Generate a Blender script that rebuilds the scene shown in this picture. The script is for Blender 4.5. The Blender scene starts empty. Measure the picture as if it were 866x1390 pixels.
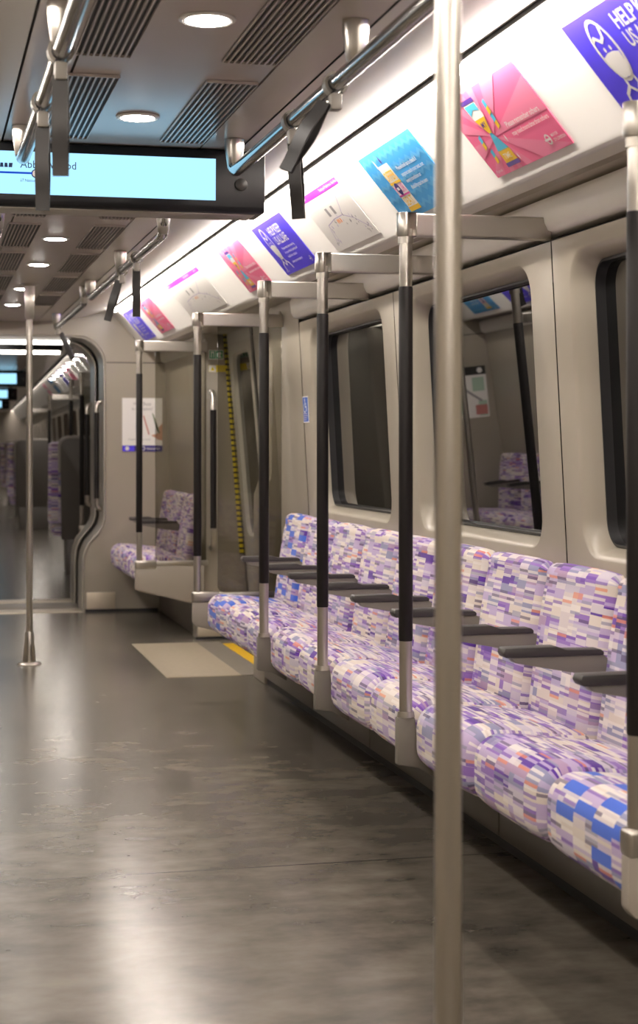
import bpy, bmesh, math, random
from mathutils import Vector, Matrix
random.seed(7)
SC = bpy.context.scene
COL = SC.collection
PI = math.pi

# ------------------------------------------------------------------ materials
def newmat(name):
    m = bpy.data.materials.new(name); m.use_nodes = True
    nt = m.node_tree; nt.nodes.clear()
    out = nt.nodes.new('ShaderNodeOutputMaterial')
    return m, nt, out
def node(nt, t, **kw):
    n = nt.nodes.new(t)
    for k, v in kw.items(): setattr(n, k, v)
    return n
def setin(n, **kw):
    for k, v in kw.items(): n.inputs[k.replace('_', ' ')].default_value = v
def rgba(c): return (c[0], c[1], c[2], 1)
def mat(name, col, rough=.5, metal=0., noise=0., nscale=8., bump=0., coat=0., spec=.5, rnoise=0., stretch=(1, 1, 1)):
    m, nt, out = newmat(name)
    b = node(nt, 'ShaderNodeBsdfPrincipled'); nt.links.new(b.outputs[0], out.inputs[0])
    setin(b, Base_Color=rgba(col), Roughness=rough, Metallic=metal)
    b.inputs['Coat Weight'].default_value = coat
    b.inputs['Specular IOR Level'].default_value = spec
    if noise or bump or rnoise:
        tc = node(nt, 'ShaderNodeTexCoord'); mp = node(nt, 'ShaderNodeMapping'); setin(mp, Scale=stretch)
        n = node(nt, 'ShaderNodeTexNoise'); setin(n, Scale=nscale, Detail=5.)
        nt.links.new(tc.outputs['Object'], mp.inputs[0]); nt.links.new(mp.outputs[0], n.inputs['Vector'])
        if noise:
            r = node(nt, 'ShaderNodeMapRange'); setin(r, From_Min=.3, From_Max=.7, To_Min=1 - noise, To_Max=1 + noise)
            mx = node(nt, 'ShaderNodeVectorMath', operation='SCALE'); mx.inputs[0].default_value = col
            nt.links.new(n.outputs[0], r.inputs[0]); nt.links.new(r.outputs[0], mx.inputs['Scale'])
            nt.links.new(mx.outputs[0], b.inputs['Base Color'])
        if rnoise:
            r = node(nt, 'ShaderNodeMapRange'); setin(r, From_Min=.3, From_Max=.7, To_Min=max(.02, rough - rnoise), To_Max=rough + rnoise)
            nt.links.new(n.outputs[0], r.inputs[0]); nt.links.new(r.outputs[0], b.inputs['Roughness'])
        if bump:
            bp = node(nt, 'ShaderNodeBump'); setin(bp, Strength=bump, Distance=.002)
            nt.links.new(n.outputs[0], bp.inputs['Height']); nt.links.new(bp.outputs[0], b.inputs['Normal'])
    return m
def emis(name, col, s):
    m, nt, out = newmat(name)
    e = node(nt, 'ShaderNodeEmission'); setin(e, Color=rgba(col), Strength=s); nt.links.new(e.outputs[0], out.inputs[0])
    return m
def glassmat(name, tint, ior):
    m, nt, out = newmat(name)
    t = node(nt, 'ShaderNodeBsdfTransparent'); setin(t, Color=rgba(tint))
    g = node(nt, 'ShaderNodeBsdfGlossy'); setin(g, Roughness=.015)
    f = node(nt, 'ShaderNodeFresnel'); setin(f, IOR=ior)
    mx = node(nt, 'ShaderNodeMixShader')
    nt.links.new(f.outputs[0], mx.inputs[0]); nt.links.new(t.outputs[0], mx.inputs[1]); nt.links.new(g.outputs[0], mx.inputs[2])
    nt.links.new(mx.outputs[0], out.inputs[0])
    return m
def math_n(nt, op, a, b=None):
    n = node(nt, 'ShaderNodeMath', operation=op)
    for i, v in enumerate((a, b)):
        if v is None: continue
        if isinstance(v, (int, float)): n.inputs[i].default_value = v
        else: nt.links.new(v, n.inputs[i])
    return n.outputs[0]
def moquette(name, priority):
    m, nt, out = newmat(name)
    b = node(nt, 'ShaderNodeBsdfPrincipled'); nt.links.new(b.outputs[0], out.inputs[0])
    setin(b, Roughness=.85); b.inputs['Specular IOR Level'].default_value = .2
    b.inputs['Sheen Weight'].default_value = .15
    uv = node(nt, 'ShaderNodeTexCoord'); sp = node(nt, 'ShaderNodeSeparateXYZ'); nt.links.new(uv.outputs['UV'], sp.inputs[0])
    oi = node(nt, 'ShaderNodeObjectInfo'); seed = math_n(nt, 'MULTIPLY', oi.outputs['Random'], 37.)
    U, V = sp.outputs[0], sp.outputs[1]
    def wn(a, bb, c):
        cb = node(nt, 'ShaderNodeCombineXYZ')
        for i, v in enumerate((a, bb, c)):
            if isinstance(v, (int, float)): cb.inputs[i].default_value = v
            else: nt.links.new(v, cb.inputs[i])
        w = node(nt, 'ShaderNodeTexWhiteNoise', noise_dimensions='3D'); nt.links.new(cb.outputs[0], w.inputs['Vector'])
        return w.outputs['Value']
    cu = math_n(nt, 'FLOOR', math_n(nt, 'DIVIDE', U, .0934))
    off = math_n(nt, 'MULTIPLY', wn(cu, 3.3, seed), .026)
    v2 = math_n(nt, 'ADD', V, off)
    cv = math_n(nt, 'FLOOR', math_n(nt, 'DIVIDE', v2, .026))
    w1 = wn(cu, cv, seed)
    rp = node(nt, 'ShaderNodeValToRGB'); rp.color_ramp.interpolation = 'CONSTANT'
    stops = [(0, (.74, .655, .59)), (.25, (.52, .41, .63)), (.42, (.62, .56, .65)), (.52, (.29, .16, .50)), (.65, (.29, .29, .45)),
             (.75, (.44, .30, .46)), (.84, (.70, .62, .62)), (.94, (.10, .035, .30))]
    els = rp.color_ramp.elements
    els[0].position = 0; els[0].color = rgba(stops[0][1]); els[1].position = stops[1][0]; els[1].color = rgba(stops[1][1])
    for p, c in stops[2:]:
        e = els.new(p); e.color = rgba(c)
    nt.links.new(w1, rp.inputs[0])
    # fine woven bars inside the blocks
    cu2 = math_n(nt, 'FLOOR', math_n(nt, 'DIVIDE', math_n(nt, 'ADD', U, .03), .0623))
    cv2 = math_n(nt, 'FLOOR', math_n(nt, 'DIVIDE', V, .0078))
    w2 = wn(cu2, cv2, math_n(nt, 'ADD', seed, 11.))
    r2 = node(nt, 'ShaderNodeValToRGB'); r2.color_ramp.interpolation = 'CONSTANT'
    e2 = r2.color_ramp.elements
    e2[0].position = 0; e2[0].color = (.85, .79, .75, 1); e2[1].position = .20; e2[1].color = (.55, .45, .66, 1)
    for p, c in [(.30, (.17, .06, .42)), (.40, (.30, .29, .42)), (.48, (.07, .04, .12)), (.535, (.75, .25, .12)), (.56, (.7, .64, .72))]:
        e = e2.new(p); e.color = rgba(c)
    nt.links.new(w2, r2.inputs[0])
    fac = node(nt, 'ShaderNodeMath', operation='LESS_THAN'); nt.links.new(w2, fac.inputs[0]); fac.inputs[1].default_value = .57
    fm = math_n(nt, 'MULTIPLY', fac.outputs[0], .72)
    mx = node(nt, 'ShaderNodeMix', data_type='RGBA'); nt.links.new(fm, mx.inputs[0])
    nt.links.new(rp.outputs[0], mx.inputs[6]); nt.links.new(r2.outputs[0], mx.inputs[7])
    colr = mx.outputs[2]
    if priority:
        w3 = wn(cu, cv, math_n(nt, 'ADD', seed, 5.))
        par = math_n(nt, 'MODULO', math_n(nt, 'ABSOLUTE', math_n(nt, 'ADD', cu, cv)), 2.)
        f3 = math_n(nt, 'MULTIPLY', math_n(nt, 'GREATER_THAN', w3, .55), par)
        m3 = node(nt, 'ShaderNodeMix', data_type='RGBA'); nt.links.new(f3, m3.inputs[0])
        nt.links.new(colr, m3.inputs[6]); m3.inputs[7].default_value = (.06, .14, .62, 1)
        colr = m3.outputs[2]
    nt.links.new(colr, b.inputs['Base Color'])
    n = node(nt, 'ShaderNodeTexNoise'); setin(n, Scale=900.)
    bp = node(nt, 'ShaderNodeBump'); setin(bp, Strength=.25, Distance=.001)
    nt.links.new(n.outputs[0], bp.inputs['Height']); nt.links.new(bp.outputs[0], b.inputs['Normal'])
    return m
def floormat():
    m, nt, out = newmat('rubber_floor')
    b = node(nt, 'ShaderNodeBsdfPrincipled'); nt.links.new(b.outputs[0], out.inputs[0])
    tc = node(nt, 'ShaderNodeTexCoord')
    def nz(scale, st, det=6., rgh=.6):
        mp = node(nt, 'ShaderNodeMapping'); setin(mp, Scale=st); nt.links.new(tc.outputs['Object'], mp.inputs[0])
        n = node(nt, 'ShaderNodeTexNoise'); setin(n, Scale=scale, Detail=det, Roughness=rgh); nt.links.new(mp.outputs[0], n.inputs['Vector'])
        return n.outputs[0]
    big = nz(1.1, (1, .9, 1)); st = nz(5., (1., 1.5, 1), 7., .6); soft = nz(1.6, (1, .8, 1), 1.5, .4)
    s = math_n(nt, 'ADD', math_n(nt, 'MULTIPLY', big, .45), math_n(nt, 'MULTIPLY', st, .55))
    rp = node(nt, 'ShaderNodeValToRGB'); nt.links.new(s, rp.inputs[0])
    e = rp.color_ramp.elements
    e[0].position = .36; e[0].color = (.075, .067, .056, 1); e[1].position = .66; e[1].color = (.225, .200, .163, 1); b.inputs['Specular IOR Level'].default_value = .42
    # thin sheet joints across the car
    sp = node(nt, 'ShaderNodeSeparateXYZ'); nt.links.new(tc.outputs['Object'], sp.inputs[0])
    mo = math_n(nt, 'MODULO', math_n(nt, 'ADD', sp.outputs[1], 12.6), 1.71)
    jn = math_n(nt, 'LESS_THAN', mo, .009)
    mx = node(nt, 'ShaderNodeMix', data_type='RGBA'); nt.links.new(jn, mx.inputs[0]); nt.links.new(rp.outputs[0], mx.inputs[6]); mx.inputs[7].default_value = (.03, .028, .025, 1)
    nt.links.new(mx.outputs[2], b.inputs['Base Color'])
    rr = node(nt, 'ShaderNodeMapRange'); setin(rr, From_Min=.15, From_Max=.85, To_Min=.205, To_Max=.24); nt.links.new(soft, rr.inputs[0])
    nt.links.new(rr.outputs[0], b.inputs['Roughness'])
    return m
def stripemat():
    m, nt, out = newmat('yellow_black_stripe')
    b = node(nt, 'ShaderNodeBsdfPrincipled'); nt.links.new(b.outputs[0], out.inputs[0]); setin(b, Roughness=.4)
    tc = node(nt, 'ShaderNodeTexCoord'); sp = node(nt, 'ShaderNodeSeparateXYZ'); nt.links.new(tc.outputs['Object'], sp.inputs[0])
    mo = math_n(nt, 'MODULO', math_n(nt, 'ADD', sp.outputs[2], 10.), .032)
    f = math_n(nt, 'LESS_THAN', mo, .012)
    mx = node(nt, 'ShaderNodeMix', data_type='RGBA'); nt.links.new(f, mx.inputs[0]); mx.inputs[6].default_value = (.85, .68, .02, 1); mx.inputs[7].default_value = (.015, .015, .012, 1)
    nt.links.new(mx.outputs[2], b.inputs['Base Color'])
    return m

M = {}
M['wall'] = mat('wall_grey', (.365, .328, .268), .30, noise=.03, nscale=3)
M['wall_dark'] = mat('bulkhead_grey', (.36, .32, .275), .4, noise=.03, nscale=3)
M['white'] = mat('white_panel', (.87, .85, .82), .32)
M['beam'] = mat('pale_beam', (.90, .865, .80), .35)
M['ceil'] = mat('ceiling_satin', (.56, .50, .465), .22, noise=.04, nscale=2)
M['cove'] = mat('cove_white', (.80, .765, .73), .3)
M['dark'] = mat('dark_gap', (.012, .011, .010), .6)
M['steel'] = mat('brushed_steel', (.52, .492, .45), .29, 1.)
M['steel2'] = mat('satin_steel', (.46, .43, .385), .38, 1.)
M['chrome'] = mat('polished_steel', (.44, .43, .42), .16, 1.)
M['grip'] = mat('black_grip', (.009, .007, .007), .48, spec=.3)
M['pad'] = mat('armrest_pad', (.034, .030, .029), .45)
M['strap'] = mat('strap_rubber', (.019, .017, .016), .5, noise=.1, nscale=60)
M['plastic'] = mat('grey_plastic', (.21, .19, .165), .42)
M['armgrey'] = mat('armrest_grey', (.20, .185, .155), .45)
M['pan'] = mat('seat_pan', (.045, .040, .036), .5)
M['plinth'] = mat('plinth_panel', (.19, .17, .145), .35, metal=.35, noise=.05, nscale=6)
M['frame'] = mat('gangway_frame', (.50, .47, .42), .33, .45)
M['kick'] = mat('kick_plate', (.66, .58, .46), .35, .35, noise=.05, nscale=10)
M['rubber'] = mat('black_rubber', (.018, .018, .020), .45)
M['door'] = mat('door_grey', (.52, .50, .46), .35)
M['matbeige'] = mat('beige_floor', (.42, .36, .27), .5, noise=.06, nscale=40)
M['matgrey'] = mat('grey_floor_edge', (.24, .215, .18), .5, noise=.06, nscale=40)
M['yellow'] = mat('yellow_edge', (.90, .55, .01), .45)
M['thresh'] = mat('threshold_metal', (.62, .56, .46), .4, .55)
M['floor'] = floormat()
M['stripe'] = stripemat()
M['moq'] = moquette('moquette', False)
M['moqp'] = moquette('moquette_priority', True)
M['pane'] = glassmat('screen_glass', (.67, .66, .62), 1.45)
M['winglass'] = mat('dark_window', (.004, .004, .004), .012, spec=.5)
M['winglass'].node_tree.nodes['Principled BSDF'].inputs['IOR'].default_value = 2.35
M['lamp'] = emis('light_strip', (1., .905, .81), 74.)
M['lamp2'] = emis('light_strip_dim', (1., .90, .80), 55.)
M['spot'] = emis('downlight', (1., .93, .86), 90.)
M['bar'] = emis('gangway_light', (1., .92, .82), 6.)
M['screen'] = emis('lcd_screen', (.36, .72, .97), 1.42)
M['ink'] = mat('screen_ink', (.01, .03, .12), .3)
M['inkblue'] = emis('screen_blue', (.02, .10, .75), .8)
M['bezel'] = mat('black_bezel', (.008, .008, .009), .38, spec=.25)
M['shell'] = mat('seat_shell', (.125, .112, .10), .4)
M['rim'] = mat('seat_shell_rim', (.34, .31, .28), .4)
P = {}
for n, c in dict(blue=(.095, .062, .88), pink=(.94, .17, .35), pinkl=(.95, .27, .44), sky=(.06, .40, .84), skyl=(.13, .50, .88), white=(.92, .90, .88), paper=(.96, .94, .915),
                 purple=(.45, .04, .52), violet=(.10, .04, .30), yellow=(.95, .60, .03), cyan=(.10, .55, .80), orange=(.85, .30, .05), grey=(.35, .34, .36),
                 green=(.01, .33, .13), black=(.02, .02, .02), stickblue=(.03, .13, .55), lilac=(.55, .48, .70), navy=(.04, .03, .22), skin=(.60, .33, .22),
                 warn=(.88, .70, .02), magenta=(.75, .08, .40), leaf=(.10, .16, .06), mint=(.45, .62, .50), rose=(.55, .20, .18)).items():
    P[n] = mat('print_' + n, c, .4)

# ------------------------------------------------------------------ mesh builder
class MB:
    def __init__(s):
        s.v = []; s.f = []; s.m = []; s.uv = []; s.mats = []
    def mi(s, m):
        if m not in s.mats: s.mats.append(m)
        return s.mats.index(m)
    def add(s, verts, faces, m, uvs=None):
        o = len(s.v); k = s.mi(m)
        s.v += [tuple(p) for p in verts]
        for i, f in enumerate(faces):
            s.f.append([o + j for j in f]); s.m.append(k)
            s.uv.append(uvs[i] if uvs else None)
        return s
    def bm(s, b, m):
        b.verts.ensure_lookup_table(); b.verts.index_update()
        s.add([v.co[:] for v in b.verts], [[v.index for v in f.verts] for f in b.faces], m); b.free(); return s
    def box(s, x0, x1, y0, y1, z0, z1, m, bev=0., seg=2):
        b = bmesh.new(); bmesh.ops.create_cube(b, size=1)
        for v in b.verts: v.co = Vector((x0 + (v.co.x + .5) * (x1 - x0), y0 + (v.co.y + .5) * (y1 - y0), z0 + (v.co.z + .5) * (z1 - z0)))
        if bev: bmesh.ops.bevel(b, geom=list(b.edges), offset=bev, segments=seg, affect='EDGES', profile=.5)
        return s.bm(b, m)
    def prism(s, prof, y0, y1, m, axis='y', bev=0.):
        """closed profile: (x,z) along y, (x,y) along z, (y,z) along x"""
        b = bmesh.new()
        def P3(p, t): return (p[0], t, p[1]) if axis == 'y' else ((p[0], p[1], t) if axis == 'z' else (t, p[0], p[1]))
        a = [b.verts.new(P3(p, y0)) for p in prof]; c = [b.verts.new(P3(p, y1)) for p in prof]
        n = len(prof)
        f0 = b.faces.new(a); f1 = b.faces.new(c[::-1])
        for i in range(n): b.faces.new((a[i], c[i], c[(i + 1) % n], a[(i + 1) % n]))
        bmesh.ops.recalc_face_normals(b, faces=list(b.faces))
        if bev: bmesh.ops.bevel(b, geom=list(b.edges), offset=bev, segments=2, affect='EDGES', profile=.5)
        return s.bm(b, m)
    def sheet(s, line, y0, y1, m):
        """open profile (x,z) extruded along y"""
        n = len(line)
        return s.add([(p[0], y0, p[1]) for p in line] + [(p[0], y1, p[1]) for p in line], [(i, i + 1, n + i + 1, n + i) for i in range(n - 1)], m)
    def tube(s, pts, r, m, seg=14, caps=True):
        pts = [Vector(p) for p in pts]; rs = r if isinstance(r, (list, tuple)) else [r] * len(pts)
        vs = []; fs = []; prev = None
        for i, p in enumerate(pts):
            t = ((pts[min(i + 1, len(pts) - 1)] - pts[max(i - 1, 0)])).normalized()
            if prev is None: a = t.orthogonal().normalized()
            else: a = (prev - t * prev.dot(t)).normalized()
            prev = a; bb = t.cross(a)
            for k in range(seg):
                an = 2 * PI * k / seg; vs.append(p + (a * math.cos(an) + bb * math.sin(an)) * rs[i])
        for i in range(len(pts) - 1):
            for k in range(seg):
                fs.append((i * seg + k, i * seg + (k + 1) % seg, (i + 1) * seg + (k + 1) % seg, (i + 1) * seg + k))
        if caps:
            fs.append(tuple(range(seg))[::-1]); fs.append(tuple((len(pts) - 1) * seg + k for k in range(seg)))
        return s.add(vs, fs, m)
    def ribbon(s, pts, width, thick, m, wdir):
        """flat band following pts; wdir = width direction"""
        pts = [Vector(p) for p in pts]; w = Vector(wdir).normalized() * width / 2; vs = []; fs = []
        for i, p in enumerate(pts):
            t = (pts[min(i + 1, len(pts) - 1)] - pts[max(i - 1, 0)]).normalized(); n = t.cross(w).normalized() * thick / 2
            vs += [p + w + n, p - w + n, p - w - n, p + w - n]
        for i in range(len(pts) - 1):
            for k in range(4): fs.append((i * 4 + k, i * 4 + (k + 1) % 4, i * 4 + 4 + (k + 1) % 4, i * 4 + 4 + k))
        fs.append((3, 2, 1, 0)); e = (len(pts) - 1) * 4; fs.append((e, e + 1, e + 2, e + 3))
        return s.add(vs, fs, m)
    def lathe(s, prof, cx, cy, m, seg=24):
        n = len(prof); vs = []; fs = []
        for r, z in prof:
            for k in range(seg): vs.append((cx + r * math.cos(2 * PI * k / seg), cy + r * math.sin(2 * PI * k / seg), z))
        for i in range(n - 1):
            for k in range(seg): fs.append((i * seg + k, i * seg + (k + 1) % seg, (i + 1) * seg + (k + 1) % seg, (i + 1) * seg + k))
        fs.append(tuple(range(seg))); fs.append(tuple((n - 1) * seg + k for k in range(seg)))
        return s.add(vs, fs, m)
    def build(s, name, parent=None, base=(0, 0, 0), smooth=35, fix=True):
        me = bpy.data.meshes.new(name)
        bs = Vector(base)
        me.from_pydata([tuple(Vector(p) - bs) for p in s.v], [], s.f)
        for m in s.mats: me.materials.append(m)
        me.polygons.foreach_set('material_index', s.m)
        if any(u for u in s.uv):
            ul = me.uv_layers.new(name='UVMap')
            for pi, p in enumerate(me.polygons):
                u = s.uv[pi]
                for j, li in enumerate(p.loop_indices): ul.data[li].uv = u[j] if u else (0, 0)
        if fix:
            b = bmesh.new(); b.from_mesh(me); bmesh.ops.recalc_face_normals(b, faces=list(b.faces)); b.to_mesh(me); b.free()
        if smooth:
            me.shade_smooth(); me.set_sharp_from_angle(angle=math.radians(smooth))
        o = bpy.data.objects.new(name, me); COL.objects.link(o)
        if parent: o.parent = parent
        o.location = (0, 0, 0) if parent else base
        return o
def tag(o, label=None, cat=None, group=None, kind=None):
    if label: o['label'] = label
    if cat: o['category'] = cat
    if group: o['group'] = group
    if kind: o['kind'] = kind
    return o
def thing(name, label, cat, loc, group=None):
    o = bpy.data.objects.new(name, None); o.empty_display_size = .1; COL.objects.link(o); o.location = loc
    return tag(o, label, cat, group)
def dup(root, loc, label=None, group=None, rot=None):
    r = root.copy(); COL.objects.link(r); r.location = loc
    if rot is not None: r.rotation_euler = rot
    if label: r['label'] = label
    if group: r['group'] = group
    for ch in list(root.children):
        c = ch.copy(); COL.objects.link(c); c.parent = r
        for g in list(ch.children):
            d = g.copy(); COL.objects.link(d); d.parent = c
    return r
def struct(o): o['kind'] = 'structure'; return o
def arc(cx, cy, r, a0, a1, n):
    return [(cx + r * math.cos(math.radians(a0 + (a1 - a0) * i / n)), cy + r * math.sin(math.radians(a0 + (a1 - a0) * i / n))) for i in range(n + 1)]
def inset(prof, d):
    n = len(prof); out = []
    A = sum(prof[i][0] * prof[(i + 1) % n][1] - prof[(i + 1) % n][0] * prof[i][1] for i in range(n))
    sg = 1 if A > 0 else -1
    for i in range(n):
        p0, p1, p2 = Vector(prof[i - 1]), Vector(prof[i]), Vector(prof[(i + 1) % n])
        t = (p2 - p0).normalized(); out.append((p1.x - sg * t.y * d, p1.y + sg * t.x * d))
    return out
_tc = {}
def text_geo(txt, size, align='LEFT', bold=0.):
    key = (txt, align, bold)
    if key not in _tc:
        cu = bpy.data.curves.new('t', 'FONT'); cu.body = txt; cu.align_x = align; cu.size = 1; cu.offset = bold; cu.resolution_u = 2; cu.space_word = .62
        ob = bpy.data.objects.new('t', cu); COL.objects.link(ob); bpy.context.view_layer.update()
        me = bpy.data.meshes.new_from_object(ob.evaluated_get(bpy.context.evaluated_depsgraph_get()))
        _tc[key] = ([v.co[:2] for v in me.vertices], [list(p.vertices) for p in me.polygons])
        bpy.data.objects.remove(ob); bpy.data.meshes.remove(me); bpy.data.curves.remove(cu)
    vs, fs = _tc[key]
    return [(x * size, y * size) for x, y in vs], fs
class Flat:
    """flat printed surface: origin (lower-left), u and v axes, n = facing normal"""
    def __init__(s, o, u, v): s.o, s.u, s.v = Vector(o), Vector(u).normalized(), Vector(v).normalized(); s.n = s.u.cross(s.v)
    def p(s, u, v, l): return s.o + s.u * u + s.v * v + s.n * (l * .0006)
    def poly(s, mb, pts, m, l=1): mb.add([s.p(a, b, l) for a, b in pts], [tuple(range(len(pts)))], m)
    def rect(s, mb, u0, v0, u1, v1, m, l=1): s.poly(mb, [(u0, v0), (u1, v0), (u1, v1), (u0, v1)], m, l)
    def ell(s, mb, cu, cv, ru, rv, m, l=1, rot=0, n=20):
        c, q = math.cos(rot), math.sin(rot)
        s.poly(mb, [(cu + ru * math.cos(a) * c - rv * math.sin(a) * q, cv + ru * math.cos(a) * q + rv * math.sin(a) * c) for a in [2 * PI * i / n for i in range(n)]], m, l)
    def line(s, mb, pts, w, m, l=1):
        for (a, b), (c, d) in zip(pts, pts[1:]):
            L = math.hypot(c - a, d - b) or 1; nx, ny = -(d - b) / L * w / 2, (c - a) / L * w / 2; ex, ey = (c - a) / L * w * .25, (d - b) / L * w * .25
            s.poly(mb, [(a + nx - ex, b + ny - ey), (a - nx - ex, b - ny - ey), (c - nx + ex, d - ny + ey), (c + nx + ex, d + ny + ey)], m, l)
    def text(s, mb, txt, u, v, size, m, l=2, align='LEFT', bold=0., sx=1., rot=0.):
        vs, fs = text_geo(txt, size, align, bold); c, q = math.cos(rot), math.sin(rot)
        mb.add([s.p(u + (x * sx) * c - y * q, v + (x * sx) * q + y * c, l) for x, y in vs], fs, m)
    def slab(s, mb, w, h, m, t=.002):
        """paper or plate of real thickness behind the print"""
        vs = [s.p(a, b, 0) for a, b in ((0, 0), (w, 0), (w, h), (0, h))]; back = [p - s.n * t for p in vs]
        mb.add(vs + back, [(0, 1, 2, 3), (7, 6, 5, 4), (0, 4, 5, 1), (1, 5, 6, 2), (2, 6, 7, 3), (3, 7, 4, 0)], m)

# ------------------------------------------------------------------ dimensions (x across from the centre line, y along the train, z up)
CEIL = 1.985
NEAR, END = -3.2, 11.6
PT, PL = (.725, 2.055), (.918, 1.828)               # advert panel: top and lip
pd = (Vector(PL) - Vector(PT)).normalized()
def wx(z): return 1.085 + (1.69 - z) * .054           # leaning side wall

# ------------------------------------------------------------------ setting
mb = MB(); mb.box(-1.6, 1.6, NEAR, 11.66, -.06, 0, M['floor']); struct(mb.build('floor'))
def ceiling_part(y0, y1, name='ceiling'):
    mb = MB()
    for a, b in ((-.327, -.221), (-.215, .215), (.221, .327)): mb.box(a, b, y0, y1, CEIL, CEIL + .02, M['ceil'])
    for s in (1, -1):
        mb.sheet([(s * .333, CEIL), (s * .40, CEIL + .004), (s * .684, 2.060), (s * .684, 2.09)], y0, y1, M['cove'])
    mb.box(-1.25, 1.25, y0, y1, 2.10, 2.13, M['dark'])
    mb.box(-.34, .34, y0, y1, CEIL + .021, CEIL + .03, M['dark'])
    return mb
struct(ceiling_part(NEAR, END).build('ceiling'))

def rrect(y0, y1, z0, z1, r, n=6):
    """loop + matching outward directions"""
    pts = []
    for cy, cz, a in ((y1 - r, z1 - r, 0), (y0 + r, z1 - r, 90), (y0 + r, z0 + r, 180), (y1 - r, z0 + r, 270)):
        for i in range(n + 1):
            an = math.radians(a + 90 * i / n); pts.append((cy + r * math.cos(an), cz + r * math.sin(an), cy, cz, an))
    return pts
def window_panel(wall, s, Y0, Y1, Z0, Z1, h):
    """wall panel with a dished rounded opening h=(y0,y1,z0,z1)"""
    n = 8; L = rrect(*h, .10, n)
    outer = []
    for (py, pz, cy, cz, an) in L:
        dy, dz = math.cos(an), math.sin(an); ts = []
        if dy > 1e-6: ts.append((Y1 - cy) / dy)
        if dy < -1e-6: ts.append((Y0 - cy) / dy)
        if dz > 1e-6: ts.append((Z1 - cz) / dz)
        if dz < -1e-6: ts.append((Z0 - cz) / dz)
        t = min(ts); outer.append((cy + dy * t, cz + dz * t))
    for i, (qy, qz) in enumerate(outer):              # snap the nearest sample to each corner
        pass
    rings = [outer, [(p[0], p[1]) for p in L]]; dep = [0, 0]
    for ins, d in ((.006, .003), (.014, .012), (.024, .040), (.030, .066)):
        hh = (h[0] + ins, h[1] - ins, h[2] + ins, h[3] - ins); rings.append([(p[0], p[1]) for p in rrect(*hh, .10 - ins, n)]); dep.append(d)
    N = len(L); vs = []; fs = []
    for R, d in zip(rings, dep):
        for y, z in R: vs.append((s * (wx(z) + d), y, z))
    for k in range(len(rings) - 1):
        for i in range(N): fs.append((k * N + i, k * N + (i + 1) % N, (k + 1) * N + (i + 1) % N, (k + 1) * N + i))
    # corners of the panel
    for cy, cz in ((Y0, Z0), (Y1, Z0), (Y0, Z1), (Y1, Z1)):
        idx = None
        for i in range(N):
            a, b = outer[i], outer[(i + 1) % N]
            ona = abs(a[0] - cy) < 1e-6 or abs(a[1] - cz) < 1e-6; onb = abs(b[0] - cy) < 1e-6 or abs(b[1] - cz) < 1e-6
            if ona and onb and not (abs(a[0] - b[0]) < 1e-6 or abs(a[1] - b[1]) < 1e-6): idx = i
        if idx is not None:
            vs.append((s * wx(cz), cy, cz)); fs.append((idx, (idx + 1) % N, len(vs) - 1))
    wall.add(vs, fs, M['wall'])
WIN = [(2.68, 4.23, 2.90, 4.12), (4.23, 5.78, 4.40, 5.60), (5.78, 7.32, 5.94, 7.14)]
DOOR = (8.2, 9.84)
wn = 0
def flatpanel(wall, s, y0, y1, m=None, z0=.0, z1=1.69):
    zs = [z0, .35, .86, 1.3, 1.69] if z1 == 1.69 else [z0, z1]
    pr = [(s * (wx(z) if z > .5 else 1.135), z) for z in zs]
    wall.sheet(pr, y0, y1, m or M['wall'])
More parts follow.
